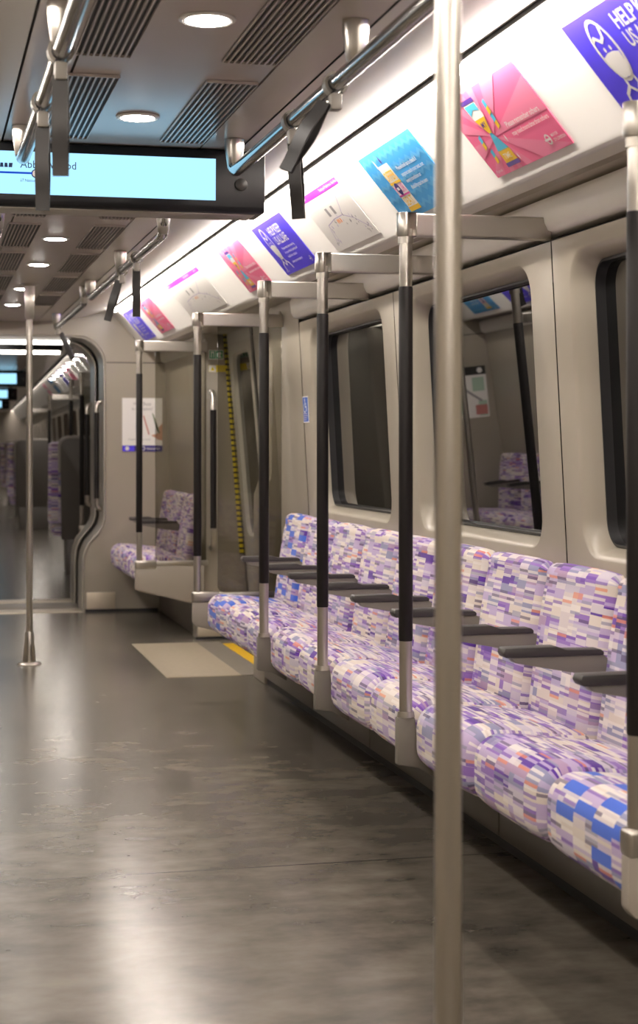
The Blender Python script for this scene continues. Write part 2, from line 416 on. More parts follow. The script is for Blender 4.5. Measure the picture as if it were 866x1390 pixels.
for s, side in ((1, 'right'), (-1, 'left')):
    w = MB()
    for k, (Y0, Y1, h0, h1) in enumerate(WIN):
        h = (h0, h1, .855, 1.655)
        window_panel(w, s, Y0 + .004, Y1 - .004, .80, 1.69, h)
        w.sheet([(s * wx(.80), .80), (s * 1.14, .30), (s * 1.14, 0)], Y0 + .004, Y1 - .004, M['wall'])
        wn += 1
        g = MB()
        L = rrect(h0 + .03, h1 - .03, .885, 1.625, .07, 8)
        g.add([(s * (wx(p[1]) + .086), p[0], p[1]) for p in L], [tuple(range(len(L)))], M['winglass'])
        go = struct(g.build('window_%d' % wn, smooth=0))
        r = MB(); L2 = rrect(h0 + .038, h1 - .038, .893, 1.617, .062, 8); N = len(L)
        vs = [(s * (wx(p[1]) + .060), p[0], p[1]) for p in L] + [(s * (wx(p[1]) + .058), p[0], p[1]) for p in L2] + [(s * (wx(p[1]) + .087), p[0], p[1]) for p in L2]
        r.add(vs, [(i, (i + 1) % N, N + (i + 1) % N, N + i) for i in range(N)] + [(N + i, N + (i + 1) % N, 2 * N + (i + 1) % N, 2 * N + i) for i in range(N)], M['rubber'])
        r.build('window_gasket', go)
    w.sheet([(s * (wx(z) + .03), z) for z in (0, .8, 1.75)], WIN[0][0] - .02, WIN[0][0] + .03, M['dark'])
    for jy in (4.23, 5.78, 7.32): w.sheet([(s * (wx(z) + .02), z) for z in (.3, 1.70)], jy - .02, jy + .02, M['dark'])
    # plain stretch before the windows (beside and behind the camera) and up to the doorway
    w.sheet([(s * 1.14, 0), (s * 1.14, .5), (s * wx(.86), .86), (s * wx(1.69), 1.69), (s * 1.06, 1.83)], NEAR, WIN[0][0], M['wall'])
    w.prism([(s * 1.05, 0), (s * 1.05, .9), (s * 1.085, 1.0), (s * 1.092, 1.86), (s * 1.40, 1.86), (s * 1.40, 0)], 7.93, DOOR[0], M['wall'], bev=.008)
    w.sheet([(s * 1.135, 0), (s * 1.135, .5), (s * wx(.86), .86), (s * wx(1.69), 1.69), (s * 1.075, 1.86)], 7.328, 7.95, M['wall'])
    # far door pillar and the stretch beside the end seats
    w.prism([(s * 1.03, 0), (s * 1.03, .45), (s * 1.075, .62), (s * 1.075, 1.86), (s * 1.24, 1.86), (s * 1.40, 0)], DOOR[1], DOOR[1] + .16, M['wall'], bev=.006)
    w.sheet([(s * 1.14, 0), (s * 1.14, .5), (s * wx(.86), .86), (s * wx(1.69), 1.69), (s * 1.075, 1.86)], DOOR[1] + .16, END, M['wall'])
    # over the door and outer skin
    w.box(*sorted((s * 1.10, s * 1.45)), DOOR[0], DOOR[1], 1.80, 2.10, M['wall'])
    w.box(*sorted((s * 1.52, s * 1.55)), NEAR, END, -.02, 2.12, M['dark'])
    struct(w.build('wall_' + side))
    # advert panel with lip and underside
    t = MB()
    lip = [PT] + [(PT[0] + (PL[0] - PT[0]) * k / 6 + .010 * math.sin(PI * k / 6), PT[1] + (PL[1] - PT[1]) * k / 6 + .008 * math.sin(PI * k / 6)) for k in range(1, 6)]
    lip = [PT] + [PL] + [(PL[0] + .004, PL[1] - .012), (PL[0] + .012, PL[1] - .018), (PL[0] + .022, PL[1] - .018)]
    t.sheet([(s * a, b) for a, b in lip], NEAR, END, M['white'])
    t.sheet([(s * a, b) for a, b in [(PL[0] + .022, PL[1] - .018), (1.02, 1.822), (1.025, 1.83)]], NEAR, END, M['beam'])
    t.sheet([(s * a, b) for a, b in [(1.025, 1.83), (1.035, 1.815), (1.10, 1.797)]], NEAR, END, M['wall'])
    struct(t.build('trim_%d' % (1 if s > 0 else 2)))
    b = MB()
    for y0, y1 in ((2.3, 7.36), (10.1, END)):
        pr = [(1.06, 1.80), (1.052, 1.785), (1.058, 1.735), (1.068, 1.716), (1.09, 1.708), (1.13, 1.708), (1.13, 1.80)]
        b.prism([(s * a, c) for a, c in pr], y0, y1, M['beam'], bev=0)
    struct(b.build('trim_%d' % (3 if s > 0 else 4), smooth=50))
    # plinth below the seats, in panels
    pl = MB()
    js = [2.55, 3.05, 4.55, 5.97, 6.9, 7.93] if s > 0 else [7.5, 7.93]
    for a, c in zip(js, js[1:]): pl.box(*sorted((s * 1.05, s * 1.13)), a + .004, c - .004, .035, .33, M['plinth'], .004)
    pl.box(*sorted((s * 1.065, s * 1.13)), js[0], js[-1], 0, .036, M['rubber'])
    for a, c in ((10.0, END),): pl.box(*sorted((s * 1.05, s * 1.13)), a, c, .0, .33, M['plinth'], .004)
    struct(pl.build('baseboard_' + side))

# end wall with the gangway opening
def opening(e=0.):
    rt = [(.535 - e, 0), (.535 - e, .33)] + [(.545 - e, .40), (.575 - e, .47), (.640 - e, .545), (.668 - e, .59), (.682 - e, .64)]
    rt += arc(.682 - .20 - e, 1.897 - .20 - e, .20, 0, 90, 8)
    return rt + [(-x, z) for x, z in rt[::-1]]
op = opening()
def endplate(mb, y0, y1, m, ztop=2.12):
    n = len(op) // 2
    for s in (1, -1):
        r = op[:n]
        out = [(1.5, 0), (1.5, .33), (1.5, .40), (1.5, .47), (1.5, .545), (1.5, .59), (1.5, .64)] + [(1.5, r[7][1])] + [(1.5 - 0 * k, r[7 + k][1]) for k in range(1, 9)]
        for y in (y0, y1):
            vs = [(s * a, y, b) for a, b in r] + [(s * a, y, b) for a, b in out]
            k = len(r); mb.add(vs, [(i, i + 1, k + i + 1, k + i) for i in range(k - 1)], m)
    zt = op[n - 1][1]
    for y in (y0, y1): mb.add([(-1.5, y, zt), (1.5, y, zt), (1.5, y, ztop), (-1.5, y, ztop)], [(0, 1, 2, 3)], m)
ew = MB(); endplate(ew, END, END + .04, M['wall'])
struct(ew.build('wall_end'))
for s in (1, -1):
    k = MB(); k.box(*sorted((s * .548, s * .745)), END - .008, END - .001, .02, .135, M['kick'], .003)
    k.box(*sorted((s * .54, s * 1.04)), END - .012, END - .0005, 0, .02, M['rubber'])
    struct(k.build('trim_%d' % (5 if s > 0 else 6)))
jb = MB(); jb.box(.683, 1.1, END - .002, END + .001, 1.708, 1.714, M['rubber']); jb.box(-1.1, -.683, END - .002, END + .001, 1.708, 1.714, M['rubber'])
struct(jb.build('trim_7'))
def hoop(y0, y1, e0, e1, m, rnd=.03):
    """gangway frame: lining from opening offset e0, rounded inwards by e1"""
    mb = MB(); rings = []
    steps = [(y0, e0), (y0 - .012, e0 + .010), (y0 - .010, min(e0 + .022, e0 + e1)), (y0 + .012, e0 + e1), (y1 - .02, e0 + e1), (y1, e0 + e1 * .6), (y1, e0 - .03)]
    for y, e in steps:
        rings.append([(x, y, z) for x, z in opening(e)])
    N = len(op); vs = [p for r in rings for p in r]
    mb.add(vs, [(k * N + i, k * N + i + 1, (k + 1) * N + i + 1, (k + 1) * N + i) for k in range(len(rings) - 1) for i in range(N - 1)], m)
    return mb
struct(hoop(END, END + .34, 0, .017, M['frame']).build('trim_8', smooth=50))
hb = hoop(END + .34, END + .62, -.06, .05, M['rubber']); struct(hb.build('trim_9', smooth=50))
struct(hoop(END + .62, END + .95, 0, .017, M['frame']).build('trim_10', smooth=50))
gf = MB(); gf.box(-.62, .62, 11.66, 12.62, -.06, -.004, M['rubber']); struct(gf.build('floor'))
for i, (a, c) in enumerate(((11.62, 11.84), (11.9, 12.3), (12.36, 12.60))):
    tp = MB(); tp.box(-.56, .56, a, c, -.01, .006, M['thresh'] if i != 1 else M['matgrey'], .003); struct(tp.build('trim_%d' % (11 + i)))
gc = MB(); gc.box(-.8, .8, 11.64, 12.6, 1.90, 1.93, M['dark']); struct(gc.build('ceiling'))
# close the car behind the camera
nb = MB(); nb.box(-1.53, 1.53, NEAR - .04, NEAR, -.02, 2.12, M['wall_dark']); struct(nb.build('wall_back'))

# ------------------------------------------------------------------ light strips and downlights
def strip(s, y0, y1, label):
    t = thing('light_strip', label, 'light', (s * .71, y0, 2.07))
    a = MB(); a.box(*sorted((s * .694, s * .715)), y0, y1, 2.036, 2.050, M['lamp']); a.build('diffuser', t, (s * .71, y0, 2.07))
    b = MB(); b.box(*sorted((s * .685, s * .6935)), y0, y1, 2.047, 2.09, M['dark']); b.build('channel', t, (s * .71, y0, 2.07))
    return t
strip(1, NEAR, END - .3, 'long white light strip above the advert panel on the right wall')
strip(-1, NEAR, END - .3, 'long white light strip above the advert panel on the left wall, opposite the window seats')
def downlight(y, label, lx=0., rot=None, loc=None):
    t = thing('ceiling_light', label, 'ceiling light', loc or (lx, y, CEIL), 'round downlights along the ceiling centre line')
    a = MB(); a.lathe([(.044, -.001), (.056, -.001), (.056, -.004), (.050, -.007), (.044, -.006)], 0, 0, M['white'], 28); a.build('trim_ring', t)
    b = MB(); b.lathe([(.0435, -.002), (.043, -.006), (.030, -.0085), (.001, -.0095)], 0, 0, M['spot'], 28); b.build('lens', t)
    return t
dl0 = downlight(3.268, 'round white ceiling downlight nearest the camera, between the two big vents')
for y, l in ((-1.0, 'round ceiling downlight behind the viewer'), (1.1, 'round ceiling downlight above the foreground pole'), (2.2, 'round ceiling downlight just nearer than the topmost visible one'),
             (4.285, 'round ceiling downlight just in front of the blue information display'), (5.58, 'round ceiling downlight hidden behind the information display'),
             (6.89, 'first round downlight seen below the information display'), (7.9, 'second round downlight beyond the display, left of the far pole'),
             (9.15, 'third round downlight beyond the display, left of the pole sleeve'), (10.2, 'small farthest downlight in front of the gangway header')):
    dup(dl0, (-.02 if y > 6 else -.01, y, CEIL), l)

# vents
def vent(x0, x1, y0, y1, label):
    base = (x0, y0, CEIL)
    t = thing('ceiling_vent', label, 'vent', base, 'slotted vents either side of the downlights')
    a = MB(); a.box(x0, x1, y0, y1, CEIL - .0022, CEIL - .0008, M['dark']); a.build('backing', t, base)
    b = MB(); n = 9; pw = (x1 - x0) / n
    for k in range(n + 1):
        xc = x0 + k * pw; b.box(max(x0, xc - pw * .17), min(x1, xc + pw * .17), y0, y1, CEIL - .0075, CEIL - .0023, M['ceil'])
    for ya, yb in ((y0 - .004, y0), (y1, y1 + .004)): b.box(x0, x1, ya, yb, CEIL - .0075, CEIL - .0008, M['ceil'])
    b.build('grille', t, base)
    return t
vs_ = [(2.80, 3.61), (3.82, 4.60), (5.42, 6.22), (6.44, 7.20), (7.42, 8.2), (8.45, 9.25), (9.5, 10.2)]
od = ['nearest the camera', 'just in front of the display', 'first beyond the display', 'second beyond the display', 'third beyond the display', 'fourth beyond the display', 'last before the gangway']
for (a, c), o_ in zip(vs_, od):
    vent(-.228, -.108, a, c, 'slotted ceiling vent left of the downlights, ' + o_)
    vent(.090, .210, a, c, 'slotted ceiling vent right of the downlights, ' + o_)

# ------------------------------------------------------------------ overhead rails and straps
def rail(x, y0, y1, stems, label, bent0=True, group='ceiling handrails', name='overhead_rail'):
    b0 = (x, y0, CEIL); z = 1.895; t = thing(name, label, 'handrail', b0, group)
    a = MB(); pts = []
    pts += [(x, y0, CEIL - .002), (x, y0, z + .045), (x, y0 + .010, z + .018), (x, y0 + .03, z + .004), (x, y0 + .06, z)] if bent0 else [(x, y0, z)]
    n = max(2, int((y1 - y0) / .5)); pts += [(x, y0 + .1 + (y1 - y0 - .2) * i / n, z) for i in range(n + 1)]
    pts += [(x, y1 - .06, z), (x, y1 - .03, z + .004), (x, y1 - .010, z + .018), (x, y1, z + .045), (x, y1, CEIL - .002)]
    a.tube(pts, .0175, M['chrome'], 18); a.build('rail', t, b0)
    for y in stems:
        q = MB(); q.lathe([(.027, CEIL - .001), (.027, CEIL - .02), (.023, CEIL - .05), (.019, z + .012), (.012, z)], x, y, M['steel'], 20); q.build('bracket', t, b0)
    return t
rail(.288, .9, 4.56, (.92, 3.22, 4.55), 'chrome overhead rail on the right, ending in front of the display')
rail(-.288, .9, 4.50, (.92, 3.22, 4.49), 'chrome overhead rail at upper left, ending in front of the display')
rail(.289, 5.95, 8.65, (5.96, 7.30, 8.64), 'overhead rail on the right just beyond the information display')
rail(-.289, 5.95, 8.65, (5.96, 7.30, 8.64), 'overhead rail on the left beyond the display, barely in frame')
rail(.289, 8.95, 10.9, (8.96, 10.88), 'farthest overhead rail on the right, before the gangway')
def strap(x, y, tilt, label, L=.235, tw=0.):
    b0 = (x, y, 1.895); t = thing('hanging_strap', label, 'strap', b0, 'black straps on the overhead rails')
    a = MB(); ring = arc(0, 0, .0225, -60, 240, 14); a.ribbon([(p[0], 0, p[1]) for p in ring] , .030, .006, M['plastic'], (0, 1, 0))
    a.box(-.012, .012, -.015, .015, -.055, -.020, M['plastic'], .004); a.build('clip', t)
    pts = []
    w = .030
    for sgn, rg in ((1, range(0, 9)), (-1, range(8, -1, -1))):
        for i in rg:
            f = i / 8; bul = .003 + .012 * math.sin(PI * min(1, f * 1.05)) ** 2
            pts.append((sgn * bul, 0, -.045 - (L - .045) * f))
    R = Matrix.Rotation(tilt, 3, 'Y') @ Matrix.Rotation(tw, 3, 'Z')
    pts = [R @ Vector(p) for p in pts]
    b = MB(); b.ribbon(pts, w, .0035, M['strap'], R @ Vector((0, 1, 0))); b.build('loop', t)
    return t
strap(.288, 3.80, -.06, 'black strap hanging straight in a loop below the right rail, nearest the display', .225, 1.1)
strap(.288, 3.39, .52, 'black strap swung sideways from the right rail, above the straight one', .21, .9)
strap(-.288, 3.23, 0, 'near black strap hanging from the upper left rail, over the screen', .235, 1.35)
strap(-.288, 3.72, 0, 'second black strap on the upper left rail, lower in the picture', .235, 1.35)
strap(.289, 6.73, 0, 'black strap hanging straight from the rail beyond the display', .235, 1.3)
strap(.289, 7.24, .28, 'black strap leaning left on the rail beyond the display', .225, 1.2)
strap(.289, 10.75, -.42, 'small farthest black strap, before the gangway arch', .23, 1.2)

# ------------------------------------------------------------------ information displays
def display(label):
    t = thing('information_display', label, 'display', (0, 4.70, CEIL), 'ceiling information displays')
    b0 = (0, 4.70, CEIL)
    h = MB(); h.prism([(4.70, CEIL - .004), (4.705, 1.818), (4.715, 1.806), (4.86, 1.806), (4.875, 1.818), (4.88, CEIL - .004)], -.405, .405, M['bezel'], axis='x', bev=.006); h.build('housing', t, b0)
    s_ = MB(); s_.add([(-.36, 4.6990, 1.955), (.262, 4.6990, 1.955), (.262, 4.7020, 1.838), (-.36, 4.7020, 1.838)], [(0, 1, 2, 3)], M['screen'])
    s_.add([(-.36, 4.7045, 1.955), (.262, 4.7045, 1.955), (.262, 4.7075, 1.838), (-.36, 4.7075, 1.838)], [(3, 2, 1, 0)], M['bezel']); so = s_.build('screen', t, b0, smooth=0)
    F = Flat((-.36, 4.7018, 1.838), (1, 0, 0), (0, -.026, 1)); w = MB()
    F.text(w, 'Abbey Wood', .155, .072, .030, M['ink'], 2, 'CENTER', 0, .95)
    F.rect(w, 0, .055, .113, .0605, M['inkblue'], 2)
    F.ell(w, .120, .057, .012, .012, M['ink'], 2); F.ell(w, .120, .057, .009, .009, P['white'], 3)
    F.text(w, '\u21c4 National Rail', .112, .034, .011, M['ink'], 2, 'CENTER')
    for k in range(5): F.poly(w, [(.0 + k * .0115, .072), (.010 + k * .0115, .072), (.0085 + k * .0115 + (.003 if k == 4 else 0), .084), (.0015 + k * .0115, .084)], M['ink'], 2)
    w.build('lettering', so, smooth=0)
    for c in so.children: c.location = (0, -4.70, -CEIL)
    d = MB(); d.lathe([(.018, 0), (.017, .004), (.010, .009), (.001, .011)], 0, 0, M['pan'], 20)
    for i, p in enumerate(d.v): d.v[i] = (.336 + p[0], 4.701 - p[2], 1.885 + p[1])
    d.build('sensor_dome', t, b0)
    u = MB(); u.box(-.38, .38, 4.73, 4.85, 1.803, 1.8065, M['steel2'], .001); u.build('bottom_trim', t, b0)
    return t
disp = display('wide ceiling display with a bright pale blue screen, spanning the aisle')

# ------------------------------------------------------------------ seats
PITCH = .4688
def seat_profile():
    p = [(1.03, .300), (.80, .300), (.758, .310)]
    p += arc(.750, .365, .052, 265, 180, 5)
    p += arc(.760, .418, .062, 178, 95, 7)
    p += [(.80, .478), (.88, .470), (.96, .459), (1.02, .455), (1.035, .44)]
    return p
def back_profile():
    p = [(1.06, .40), (1.018, .41), (1.0, .44), (1.008, .50), (1.018, .58), (1.032, .68), (1.046, .76), (1.056, .80)]
    p += arc(1.088, .805, .034, 172, 60, 6)
    p += [(1.125, .80), (1.122, .60), (1.10, .42)]
    return p
def cushion(prof, W, m, crown=.010):
    mb = MB(); n = len(prof)
    al = [0]
    for i in range(n): al.append(al[-1] + math.hypot(prof[(i + 1) % n][0] - prof[i][0], prof[(i + 1) % n][1] - prof[i][1]))
    secs = [(.006, .036), (.008, .028), (.014, .016), (.025, .007), (.042, .001), (.065, 0)]
    secs += [(W * k / 4, -.002) for k in (1, 2, 3)] + [(W - a, d) for a, d in secs[::-1]]
    vs = []
    for y, d in secs:
        for x, z in inset(prof, d): vs.append((x, y, z))
    fs = []; uv = []
    for k in range(len(secs) - 1):
        for i in range(n):
            j = (i + 1) % n; fs.append((k * n + i, k * n + j, (k + 1) * n + j, (k + 1) * n + i))
            uv.append([(secs[k][0], al[i]), (secs[k][0], al[i + 1]), (secs[k + 1][0], al[i + 1]), (secs[k + 1][0], al[i])])
    for k in (0, len(secs) - 1):
        f = [k * n + i for i in range(n)]; fs.append(tuple(f)); uv.append([(p[0], p[1]) for p in inset(prof, secs[k][1])])
    return mb.add(vs, fs, m, uv)
def seat(priority, arm, s=1):
    t = thing('bench_seat', 'x', 'seat', (0, 0, 0))
    m = M['moqp'] if priority else M['moq']
    def fl(mb):
        if s < 0: mb.v = [(-x, y, z) for x, y, z in mb.v]
        return mb
    fl(cushion(seat_profile(), PITCH, m)).build('seat_cushion', t, smooth=60)
    fl(cushion(back_profile(), PITCH, m)).build('backrest', t, smooth=60)
    q = MB(); q.prism([(.775, .298), (1.06, .298), (1.06, .235), (.90, .262), (.79, .284)], .0, PITCH, M['pan']); q.prism([(.80, .31), (1.05, .31), (1.05, .415), (.80, .40)], .001, PITCH - .001, M['pan']); fl(q).build('seat_pan', t)
    q = MB(); q.prism([(1.058, .42), (1.118, .42), (1.121, .79), (1.082, .80)], .001, PITCH - .001, M['rubber']); fl(q).build('back_plate', t)
    if arm:
        y = PITCH - .0245
        a = MB(); a.prism([(.768, .664), (.773, .676), (.90, .677), (.925, .669), (1.01, .668), (1.018, .662), (1.018, .654), (.775, .653)], y - .024, y + .024, M['pad'], bev=.003)
        ao = fl(a).build('armrest', t)
        b = MB(); b.prism([(.788, .6535), (1.02, .6545), (1.045, .63), (1.04, .608), (1.02, .606), (.93, .616), (.80, .640)], y - .019, y + .019, M['armgrey'], bev=.003)
        fl(b).build('armrest_support', ao)
    return t
sp_ = seat(True, True); sn = seat(False, True); se = seat(True, False); sl = seat(False, False)
S0 = 2.82
lab = ['blue-checked seat at the near end of the long bench, cut by the right edge',
       'second seat of the long bench, next to the near blue-checked seat',
       'third seat from the near end of the long bench, half behind the foreground pole',
       'fourth seat from the near end, just beyond the tallest full grab post',
       'fifth seat of the long bench, just nearer than the second grab post',
       'sixth seat of the long bench, just beyond the second grab post',
       'seventh seat of the long bench, just nearer than the third grab post',
       'third seat from the far end of the long bench, just beyond the third grab post',
       'second seat from the far end of the long bench, beside the blue-checked one',
       'blue-checked seat at the far end of the long bench, beside the doorway screen']
G = 'moquette seats of the long bench'
for i in range(10):
    src = sp_ if i == 0 else (se if i == 9 else sn)
    if i in (0, 9): src.location = (0, S0 + PITCH * i - (.0 if i else 0), 0); tag(src, lab[i], 'seat', G)
    elif i == 1: sn.location = (0, S0 + PITCH, 0); tag(sn, lab[1], 'seat', G)
    else: dup(sn, (0, S0 + PITCH * i, 0), lab[i], G)
F0 = 10.09
for i, l in enumerate(('near seat of the short bench behind the far glass screen', 'middle seat of the short bench behind the far glass screen', 'last seat of the short bench, against the end wall with the white poster')):
    if i == 2: sl.location = (0, F0 + 2 * PITCH, 0); tag(sl, l, 'seat', 'seats by the end wall')
    else: dup(sn, (0, F0 + i * PITCH, 0), l, 'seats by the end wall')
snl = seat(False, True, -1); sll = seat(False, False, -1)
for i, l in enumerate(('near seat of the left bench, seen mirrored in the window', 'middle seat of the left bench, seen mirrored in the window', 'last left seat against the end wall, seen mirrored in the window')):
    if i == 0: snl.location = (0, F0, 0); tag(snl, l, 'seat', 'left seats by the end wall')
    elif i == 1: dup(snl, (0, F0 + PITCH, 0), l, 'left seats by the end wall')
    else: sll.location = (0, F0 + 2 * PITCH, 0); tag(sll, l, 'seat', 'left seats by the end wall')

# ------------------------------------------------------------------ grab posts with rails, and glass draught screens
PX = .682
def post(screen, s=1, far=False):
    """built about y = 0"""
    t = thing('draught_screen' if screen else 'grab_post', 'x', 'glass screen' if screen else 'grab post', (0, 0, 0))
    zc = .472 if screen else .452
    def B(mb, n, par=t, sm=35):
        if s < 0: mb.v = [(-x, y, z) for x, y, z in mb.v]
        return mb.build(n, par, smooth=sm)
    a = MB(); a.tube([(PX, 0, zc - .01), (PX, 0, .70), (PX, 0, 1.2), (PX, 0, 1.71)], .0170, M['steel'], 20); B(a, 'post')
    g = MB(); g.tube([(PX, 0, .638), (PX, 0, .642), (PX, 0, 1.1), (PX, 0, 1.556), (PX, 0, 1.56)], [.0172, .0186, .0186, .0186, .0172], M['grip'], 20); B(g, 'grip_sleeve')
    r = MB()
    pr = arc(PX - .001, 0, .024, 270, 90, 20)
    prof = [(x, y) for x, y in pr] + [(PX + .022, -.024), (PX + .022, .024)]
    prof = pr[:] + [(PX + .022, -.024), (PX + .022, .024)]
    r.prism(prof, 1.690, 1.752, M['steel'], axis='z', bev=.0016); B(r, 'rail_cap', t, 32)
    r = MB(); r.box(PX + .0225, 1.080, -.018, .018, 1.691, 1.751, M['steel'], .004, 2); ro = B(r, 'top_rail', t, 20)
    c = MB(); c.tube([(PX, 0, 1.672), (PX, 0, 1.691)], .0205, M['steel2'], 20); B(c, 'post_collar')
    k = MB(); k.tube([(1.066, 0, 1.752), (1.066, 0, 1.760), (1.066, 0, 1.766)], [.009, .009, .004], M['steel'], 12); B(k, 'fixing_knob', ro)
    if not screen:
        c = MB(); c.tube([(PX, 0, zc + .002), (PX, 0, zc - .012)], [.0215, .0235], M['steel'], 20); B(c, 'base_ring')
        b = MB()
        b.prism([(PX - .025, zc - .012), (PX + .021, zc - .012), (PX + .022, .43), (PX + .030, .345), (.765, .296), (.765, .276), (PX + .03, .308), (PX - .026, .318)], -.016, .016, M['plastic'], bev=.004); B(b, 'bracket')
    else:
        c = MB(); c.box(PX - .026, PX + .10, -.022, .022, zc - .048, zc + .003, M['steel'], .010, 3); B(c, 'clamp')
        u = MB(); u.box(PX + .097, 1.085, -.018, .018, zc - .030, zc - .002, M['steel2'], .004); B(u, 'bottom_rail')
        p = MB()
        if far: pr = [(PX - .024, zc - .046), (PX - .024, .310), (PX - .01, .300), (.985, .222), (1.06, .205), (1.06, zc - .03), (PX + .1, zc - .03)]
        else: pr = [(PX - .024, zc - .046), (PX - .024, .335), (PX - .01, .318), (.80, .285), (1.05, .25), (1.05, zc - .03), (PX + .1, zc - .03)]
        p.prism(pr, -.017, .017, M['wall_dark'], bev=.005); B(p, 'lower_panel')
        gl = MB(); L = [(.775, 1.692)] + [(.775, zc + .05)] + arc(.775 + .03, zc + .028, .03, 180, 270, 5) + [(1.075, zc - .002), (1.075, 1.692)]
        gl.prism(L, -.003, .003, M['pane']); B(gl, 'glass_pane')
    return t
p0 = post(False)
for i, (y, l) in enumerate(((4.2264, 'tallest full grab post in front of the seats, next to the foreground pole'), (5.165, 'second grab post in front of the seats, between the two others'), (6.102, 'third and farthest plain grab post in front of the long bench'))):
    if i == 0: p0.location = (0, y, 0); tag(p0, l, None, 'grab posts along the long bench')
    else: dup(p0, (0, y, 0), l, 'grab posts along the long bench')
d0 = post(True); d0.location = (0, 7.648, 0); tag(d0, 'glass draught screen with black-gripped post at the far end of the long bench', None, 'draught screens')
dup(d0, (0, 2.765, 0), 'grab post and rail cut by the right edge of the picture', 'draught screens')
d1 = post(True, 1, True); d1.location = (0, 9.781, 0); tag(d1, 'far glass draught screen with grey slanted lower panel, before the end wall', None, 'draught screens')
d2 = post(True, -1, True); d2.location = (0, 9.781, 0); tag(d2, 'left-hand glass draught screen beside the left doorway, seen mirrored in the window', None, 'draught screens')
d3 = post(True, -1); d3.location = (0, 7.648, 0); tag(d3, 'left-hand glass draught screen on the near side of the left doorway', None, 'draught screens')

# floor to ceiling poles
def floorpole(x, y, label):
    b0 = (x, y, 0); t = thing('floor_pole', label, 'pole', b0)
    a = MB(); a.tube([(x, y, .1), (x, y, 1.0), (x, y, 1.84)], .0172, M['steel'], 24); a.build('pole', t, b0)
    c = MB(); c.lathe([(.063, .0), (.063, .004), (.056, .010), (.034, .014), (.0335, .03), (.027, .10), (.022, .165), (.0176, .172)], x, y, M['steel'], 28); c.build('base_cone', t, b0)
    u = MB(); u.lathe([(.0176, 1.80), (.024, 1.812), (.025, 1.90), (.028, 1.975), (.045, 1.982), (.045, CEIL - .0005)], x, y, M['steel'], 28); u.build('ceiling_sleeve', t, b0)
    return t
floorpole(.104, 2.04, 'out-of-focus steel pole in the foreground, running the full height of the picture')
floorpole(0., 8.92, 'slim steel pole on a round floor flange at the left, in the far doorway area')

# ------------------------------------------------------------------ doors, floor mat, pillar handle
def doorleaf(s, y0, y1, label):
    def dx(z): return 1.20 + (1.77 - z) * .088
    t = thing('sliding_door', label, 'door', (s * 1.3, (y0 + y1) / 2, 0), 'sliding door leaves'); b0 = (s * 1.3, (y0 + y1) / 2, 0)
    n = 6; h = (y0 + .13, y1 - .13, .62, 1.68); L = rrect(*h, .09, n); outer = []
    for (py, pz, cy, cz, an) in L:
        dy, dz = math.cos(an), math.sin(an); ts = []
        if dy > 1e-6: ts.append((y1 - .02 - cy) / dy)
        if dy < -1e-6: ts.append((y0 + .02 - cy) / dy)
        if dz > 1e-6: ts.append((1.80 - cz) / dz)
        if dz < -1e-6: ts.append((.02 - cz) / dz)
        q = min(ts); outer.append((cy + dy * q, cz + dz * q))
    inn = [(p[0], p[1]) for p in rrect(h[0] + .012, h[1] - .012, h[2] + .012, h[3] - .012, .078, n)]
    N = len(L); f = MB()
    vs = [(s * dx(z), y, z) for y, z in outer] + [(s * dx(p[1]), p[0], p[1]) for p in L] + [(s * (dx(z) + .022), y, z) for y, z in inn]
    f.add(vs, [(k * N + i, k * N + (i + 1) % N, (k + 1) * N + (i + 1) % N, (k + 1) * N + i) for k in range(2) for i in range(N)], M['door'])
    f.sheet([(s * (dx(z) + .03), z) for z in (0, .6)], y0 + .02, y1 - .02, M['door'])
    f.build('leaf', t, b0)
    g = MB(); g.add([(s * (dx(z) + .022), y, z) for y, z in inn], [tuple(range(N))], M['winglass']); g.build('door_window', t, b0, smooth=0)
    e = MB()
    for ya, yb in ((y0, y0 + .025), (y1 - .025, y1)): e.sheet([(s * (dx(z) - .006), z) for z in (0, 1.8)], ya, yb, M['rubber'])
    e.build('edge_seal', t, b0)
    return t
mid = (DOOR[0] + DOOR[1]) / 2
